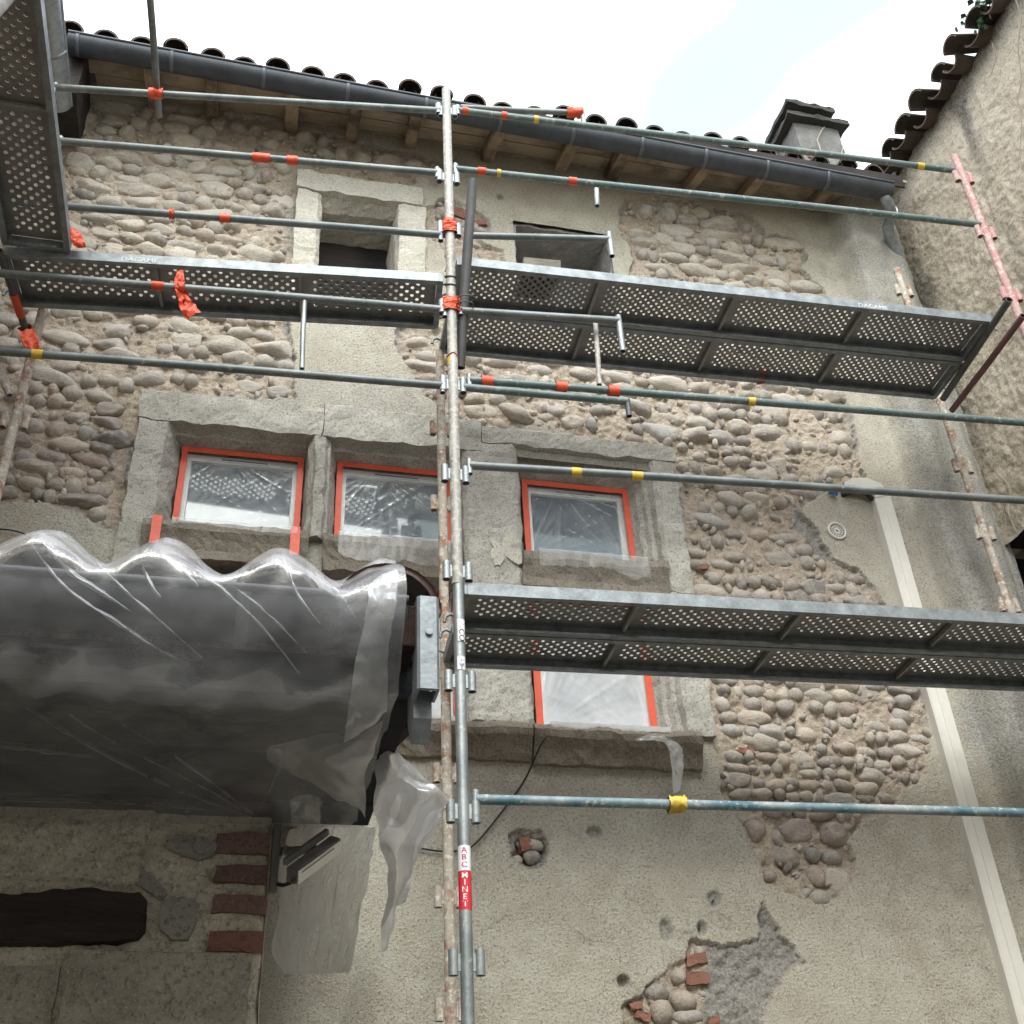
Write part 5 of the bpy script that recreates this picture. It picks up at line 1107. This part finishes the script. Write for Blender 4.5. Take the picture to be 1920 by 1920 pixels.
# tie wires
for zc_ in (zpx(845, 520, -1.05), zpx(845, 535, -1.05)):
    mb = MB(); tube(mb, [of(zc_) + Vector((0.03 * math.cos(k / 3.0), 0.03 * math.sin(k / 3.0), 0.02 * math.sin(k / 3.0))) for k in range(20)], 0.004, 6, (False, False)); mb.build('tie_wire', DARK_T, op)
# braces of the end frames
tube_thing('scaffold_brace', onZ(1893, 562, 6.03), onZ(1768, 748, 6.03), 0.021, DARK_T, 'dark crossbar at the right end of the upper deck')
tube_thing('scaffold_brace', onZ(1919, 592, 5.92), onZ(1785, 770, 5.92), 0.019, PINK_D, 'dark red crossbar below the right end of the upper deck')
lb = tube_thing('scaffold_brace', onZ(-2, 470, 5.90), onZ(62, 660, 5.90), 0.019, DARK_T, 'dark crossbar with red tape at the left edge')
A = onZ(-2, 470, 5.90); Bq = onZ(62, 660, 5.90); wrap(lb, A, Bq, 32, 0.0195, w=0.17); wrap(lb, A, Bq, 52, 0.0195, w=0.14, rag=0.02)
tube_thing('scaffold_brace', onY(-6, 690, -0.42), onY(18, 742, -0.42), 0.017, GALV_P, 'stub of a slanting brace at the left edge below the yellow tape')
tube_thing('scaffold_tube', onY(-30, 40, -2.6), onY(38, -40, -2.6), 0.03, GALV_P, 'blurred pale tube crossing the top left corner')

# ---- decks: perforated steel boards
def perforated(c, nx, ny, rh, zt, gap=()):
    "sheet of nx by ny square cells, round holes on a chequerboard"
    vs, fs = [], []; V = {}
    def vid(i, j):
        if (i, j) not in V: V[(i, j)] = len(vs); vs.append((i * c, j * c, 0))
        return V[(i, j)]
    for j in range(ny):
        for i in range(nx):
            q = [vid(i, j), vid(i + 1, j), vid(i + 1, j + 1), vid(i, j + 1)]
            if (i + j) % 2 or i in (0, nx - 1) or j in (0, ny - 1) or any(abs(i * c - g) < c * 1.6 for g in gap): fs.append(tuple(q)); continue
            cx_, cy_ = (i + 0.5) * c, (j + 0.5) * c; h = []
            for k in range(12): a = 2 * math.pi * k / 12 + math.pi * 1.25; h.append(len(vs)); vs.append((cx_ + rh * math.cos(a), cy_ + rh * math.sin(a), 0))
            lo = []
            for k in range(12): x_, y_, _ = vs[h[k]]; lo.append(len(vs)); vs.append((x_, y_, -0.003))
            for k in range(12): fs.append((h[k], h[(k + 1) % 12], lo[(k + 1) % 12], lo[k]))
            for s in range(4):
                for k in range(3): fs.append((q[s], h[(3 * s + k) % 12], h[(3 * s + k + 1) % 12])[::-1])
                fs.append((q[s], h[(3 * s + 3) % 12], q[(s + 1) % 4])[::-1])
    return vs, fs
def deck(name, F0, F1, width, zt, label, group, c=0.028, ribs=0.75, rise=0.062, marking=None):
    F0 = Vector((F0[0], F0[1], zt)); F1 = Vector((F1[0], F1[1], zt)); L = (F1 - F0).length; ex = (F1 - F0) / L; ey = Vector((-ex.y, ex.x, 0))
    t = thing(name, F0.lerp(F1, 0.5), label, 'scaffold deck', group); T = lambda x, y, z: F0 + ex * x + ey * y + Vector((0, 0, z))
    e = 0.032; nx = int((L - 0.06) / c); ny = int((width - 2 * e) / c); ox = (L - nx * c) / 2; oy = (width - ny * c) / 2
    rb = []; n = max(1, round(L / ribs)); rb = [L * (k + 1) / (n + 1) - ox for k in range(n)]
    vs, fs = perforated(c, nx, ny, c * 0.365, zt, rb)
    mb = MB(); mb.add([T(x + ox, y + oy, z - 0.004) for x, y, z in vs], fs); mb.build('deck_sheet', DECK, t)
    for y0, s in ((0.0, 1), (width, -1)):
        mb = MB(); pr = [(0, 0), (0, -rise), (s * 0.030, -rise), (s * 0.030, -rise + 0.012), (s * 0.026, -rise + 0.012), (s * 0.026, -rise + 0.004), (s * 0.004, -rise + 0.004), (s * 0.004, -0.005), (s * (oy + 0.004), -0.0055), (s * (oy + 0.004), -0.0005), (s * 0.003, 0)]
        m = len(pr); kx = max(2, int(L / 0.25)); vs = [T(L * i / kx, y0 + a, b + 0.0015 * mnoise.noise((i * 0.7, y0, zt))) for i in range(kx + 1) for a, b in pr]
        fs = [(i * m + k, i * m + (k + 1) % m, (i + 1) * m + (k + 1) % m, (i + 1) * m + k) for i in range(kx) for k in range(m)] + [tuple(range(m)), tuple(range(kx * m, kx * m + m))]
        mb.add(vs, fs); sr = mb.build('side_rail', DECK_R, t)
        if s == 1 and marking:
            for txt, xpos in marking:
                me = text_mesh(txt, 0.040); mbt = MB(); mbt.add([T(xpos + x_ * 1.15, -0.0016, -0.052 + y_) for x_, y_ in me[0]], me[1]); mbt.build('marking', PAINTW, sr)
    for x_ in rb:
        mb = MB(); o = T(x_ + ox - 0.009, 0.03, -0.036); obox(mb, o, ex * 0.018, ey * (width - 0.06), (0, 0, 0.026), 0.003); mb.build('cross_rib', DECK, t)
    for x_, s in ((0.0, -1), (L, 1)):
        mb = MB(); obox(mb, T(0.016 if s < 0 else L - ox - 0.012, oy * 0.5, -0.0062), ex * (ox - 0.004), ey * (width - oy), (0, 0, 0.0018)); mb.build('end_plate', DECK, t)
        mb = MB(); obox(mb, T(x_ - 0.015, 0.005, -rise + 0.002), ex * 0.03, ey * (width - 0.01), (0, 0, rise - 0.008), 0.003); er = mb.build('end_rail', DECK_R, t)
        for y_ in (0.07, width - 0.07):
            mb = MB(); tube(mb, [T(x_ + s * 0.0, y_, -0.02), T(x_ + s * 0.035, y_, -0.005), T(x_ + s * 0.06, y_, -0.02), T(x_ + s * 0.065, y_, -0.05)], 0.008, 8, (False, False)); mb.build('hook', DECK_R, er)
    return t
_tm = {}
def text_mesh(s, size):
    if (s, size) not in _tm:
        cu = bpy.data.curves.new('txt', 'FONT'); cu.body = s; cu.size = size; cu.resolution_u = 3; cu.offset = size * 0.012
        o = bpy.data.objects.new('txt', cu); COL.objects.link(o); dg = bpy.context.evaluated_depsgraph_get(); me = bpy.data.meshes.new_from_object(o.evaluated_get(dg))
        _tm[(s, size)] = ([(v.co.x, v.co.y) for v in me.vertices], [tuple(p.vertices) for p in me.polygons]); bpy.data.objects.remove(o); bpy.data.curves.remove(cu); bpy.data.meshes.remove(me)
    return _tm[(s, size)]
GD = 'perforated steel scaffold decks'
def two_boards(f0, f1, z, labels, c, marks):
    a, b = Vector(f0), Vector(f1); n = Vector((-(b - a).y, (b - a).x)).normalized(); w = 0.355
    deck('scaffold_deck', a, b, w, z, labels[0], GD, c, 1.05, 0.06, marks); o = n * (w + 0.012); deck('scaffold_deck', a + o, b + o, w, z, labels[1], GD, c, 1.05, 0.06)
fA = onZ(862, 481, 6.11); fB = onZ(1857, 590, 6.11)
two_boards((fA.x, fA.y), (fB.x, fB.y), 6.11, ['front perforated deck board of the upper right scaffold level', 'rear perforated deck board of the upper right scaffold level beside the wall'], 0.0235, [('DACAME', 2.33)])
fA = onZ(877, 1092, 4.06); fB = onZ(1920, 1150, 4.06); fB = fA + (fB - fA) * 1.17
two_boards((fA.x, fA.y), (fB.x, fB.y), 4.06, ['front perforated deck board of the lower right scaffold level', 'rear perforated deck board of the lower right scaffold level beside the wall'], 0.0265, None)
fA = onZ(8, 462, 5.985); fB = onZ(826, 512, 5.985)
deck('scaffold_deck', (fA.x, fA.y), (fB.x, fB.y), 0.375, 5.985, 'perforated deck board of the upper left level crossing under the small attic window', GD, 0.029, 0.9, 0.06, [('DACAME', 0.58)])
# return deck along the left, running towards the viewer
R0 = onZ(132, 462, 6.02)
deck('scaffold_deck', (R0.x, -4.2), (R0.x + 0.01, R0.y - 0.02), 0.33, 6.02, 'perforated deck board running towards the viewer at the upper left', GD, 0.029, 1.1, 0.06)
# board offcut lying on the deck edge
p = onY(978, 490, -1.02); q = onY(1046, 492, -1.02)
mb = MB(); obox(mb, (p.x, -1.06, 6.115), (q.x - p.x, -0.01, 0), (0, 0.25, 0), (0, 0, 0.062), 0.005, 0.003); tag(mb.build('wood_offcut', mat_wood('grey_weathered_plank', (0.27, 0.245, 0.205), (0.20, 0.18, 0.15), (0.11, 0.10, 0.085), 'x')), 'grey wooden offcut lying on the edge of the upper right deck', 'wood block')

# ---- loose red tape ribbons
def ribbon(rows, label, seed=1.0, wr=0.02):
    mb = MB(); patch(mb, P2(rows), 10, 44, wr, 26, seed, 0.006, 26); return tag(mb.build('tape_ribbon', TAPE), label, 'tape')
Y_ = -0.95
ribbon([[(333, 508, Y_), (344, 505, Y_)], [(327, 525, Y_ - .02), (345, 522, Y_)], [(328, 545, Y_ - .03), (348, 540, Y_ + .01)], [(336, 565, Y_), (356, 560, Y_ - .03)], [(338, 580, Y_ - .02), (366, 572, Y_)], [(352, 598, Y_), (377, 586, Y_ - .02)]], 'crumpled red tape ribbon dangling from the left rail')
ribbon([[(336, 548, Y_), (346, 545, Y_)], [(335, 570, Y_ - .02), (343, 568, Y_)], [(340, 585, Y_), (350, 583, Y_ - .02)], [(352, 600, Y_), (355, 599, Y_)]], 'narrow red tape tail beside the dangling ribbon', 3)
ribbon([[(131, 425, -0.92), (140, 424, -0.9)], [(132, 440, -0.93), (148, 436, -0.9)], [(137, 458, -0.91), (158, 452, -0.92)], [(143, 466, -0.9), (161, 464, -0.9)]], 'red tape flap at the corner of the left decks', 5)
ribbon([[(35, 622, -0.85), (60, 615, -0.84)], [(42, 640, -0.86), (70, 628, -0.84)], [(52, 652, -0.85), (74, 648, -0.86)], [(64, 657, -0.85), (76, 656, -0.85)]], 'red tape tuft hanging over the rail at the left edge', 7)
p = -0.42
ribbon([[(1432, 686, p), (1436, 684, p)], [(1424, 700, p), (1434, 702, p - .02)], [(1420, 715, p), (1430, 718, p)], [(1418, 722, p), (1438, 716, p - .02)]], 'thin red tape scrap caught under the upper right deck', 9, 0.006)

# ---- stickers on the tall post
def wrap_pt(zc, ang, h, r=0.0251): c = of(zc + h); return c + Vector((math.sin(ang) * r, -math.cos(ang) * r, 0))
AC = 0.203       # the side that faces the courtyard
def band(zlo, zhi, mat, name, r=0.0248, half=1.9, centre=None):
    cc = -AC if centre is None else centre
    mb = MB(); n = 24; vs = []
    for z_ in (zlo, zhi):
        for k in range(n + 1): vs.append(wrap_pt(z_, cc - half + 2 * half * k / n, 0, r))
    mb.add(vs, [(k, k + 1, n + 2 + k, n + 1 + k) for k in range(n)], True); return mb.build(name, mat, op)
def put_text(s, zc, size, mat, rotate=False, r=0.0256, centre=None, sx=1.0):
    cc = -AC if centre is None else centre
    v, f = text_mesh(s, size)
    xs_ = [p[0] for p in v]; ys_ = [p[1] for p in v]; mx, my = (min(xs_) + max(xs_)) / 2, (min(ys_) + max(ys_)) / 2
    pts = []
    for x_, y_ in v:
        x_, y_ = (x_ - mx) * sx, y_ - my
        if rotate: x_, y_ = y_, -x_
        pts.append(wrap_pt(zc, cc + x_ / r, y_, r))
    mb = MB(); mb.add(pts, f); return mb.build('lettering', mat, op)

zz = lambda y_: zpx(871, y_, -1.05)
band(zz(1635), zz(1588), S_WHITE, 'sticker_white'); band(zz(1708), zz(1635.2), S_RED, 'sticker_red')
for ch_, y_ in (('A', 1597), ('B', 1610.5), ('C', 1624)): put_text(ch_, zz(y_), 0.030, S_REDI, sx=1.15)
for ch_, y_ in (('M', 1644), ('I', 1657), ('N', 1670.5), ('E', 1684), ('T', 1697)): put_text(ch_, zz(y_), 0.030, S_WHITE, sx=1.1)
band(zz(1207), zz(1166), S_WHITE, 'sticker_strip', 0.0262, 0.75, 0.35); band(zz(1260), zz(1235), S_WHITE, 'sticker_strip', 0.0251, 0.8, 0.2)
put_text('NCO', zz(1190), 0.040, S_INK, True, 0.0268, 0.35); put_text('AB', zz(1246), 0.030, S_BLUE, True, 0.0257, 0.2); put_text('mi', zz(1256), 0.016, S_INK, True, 0.0257, 0.2)
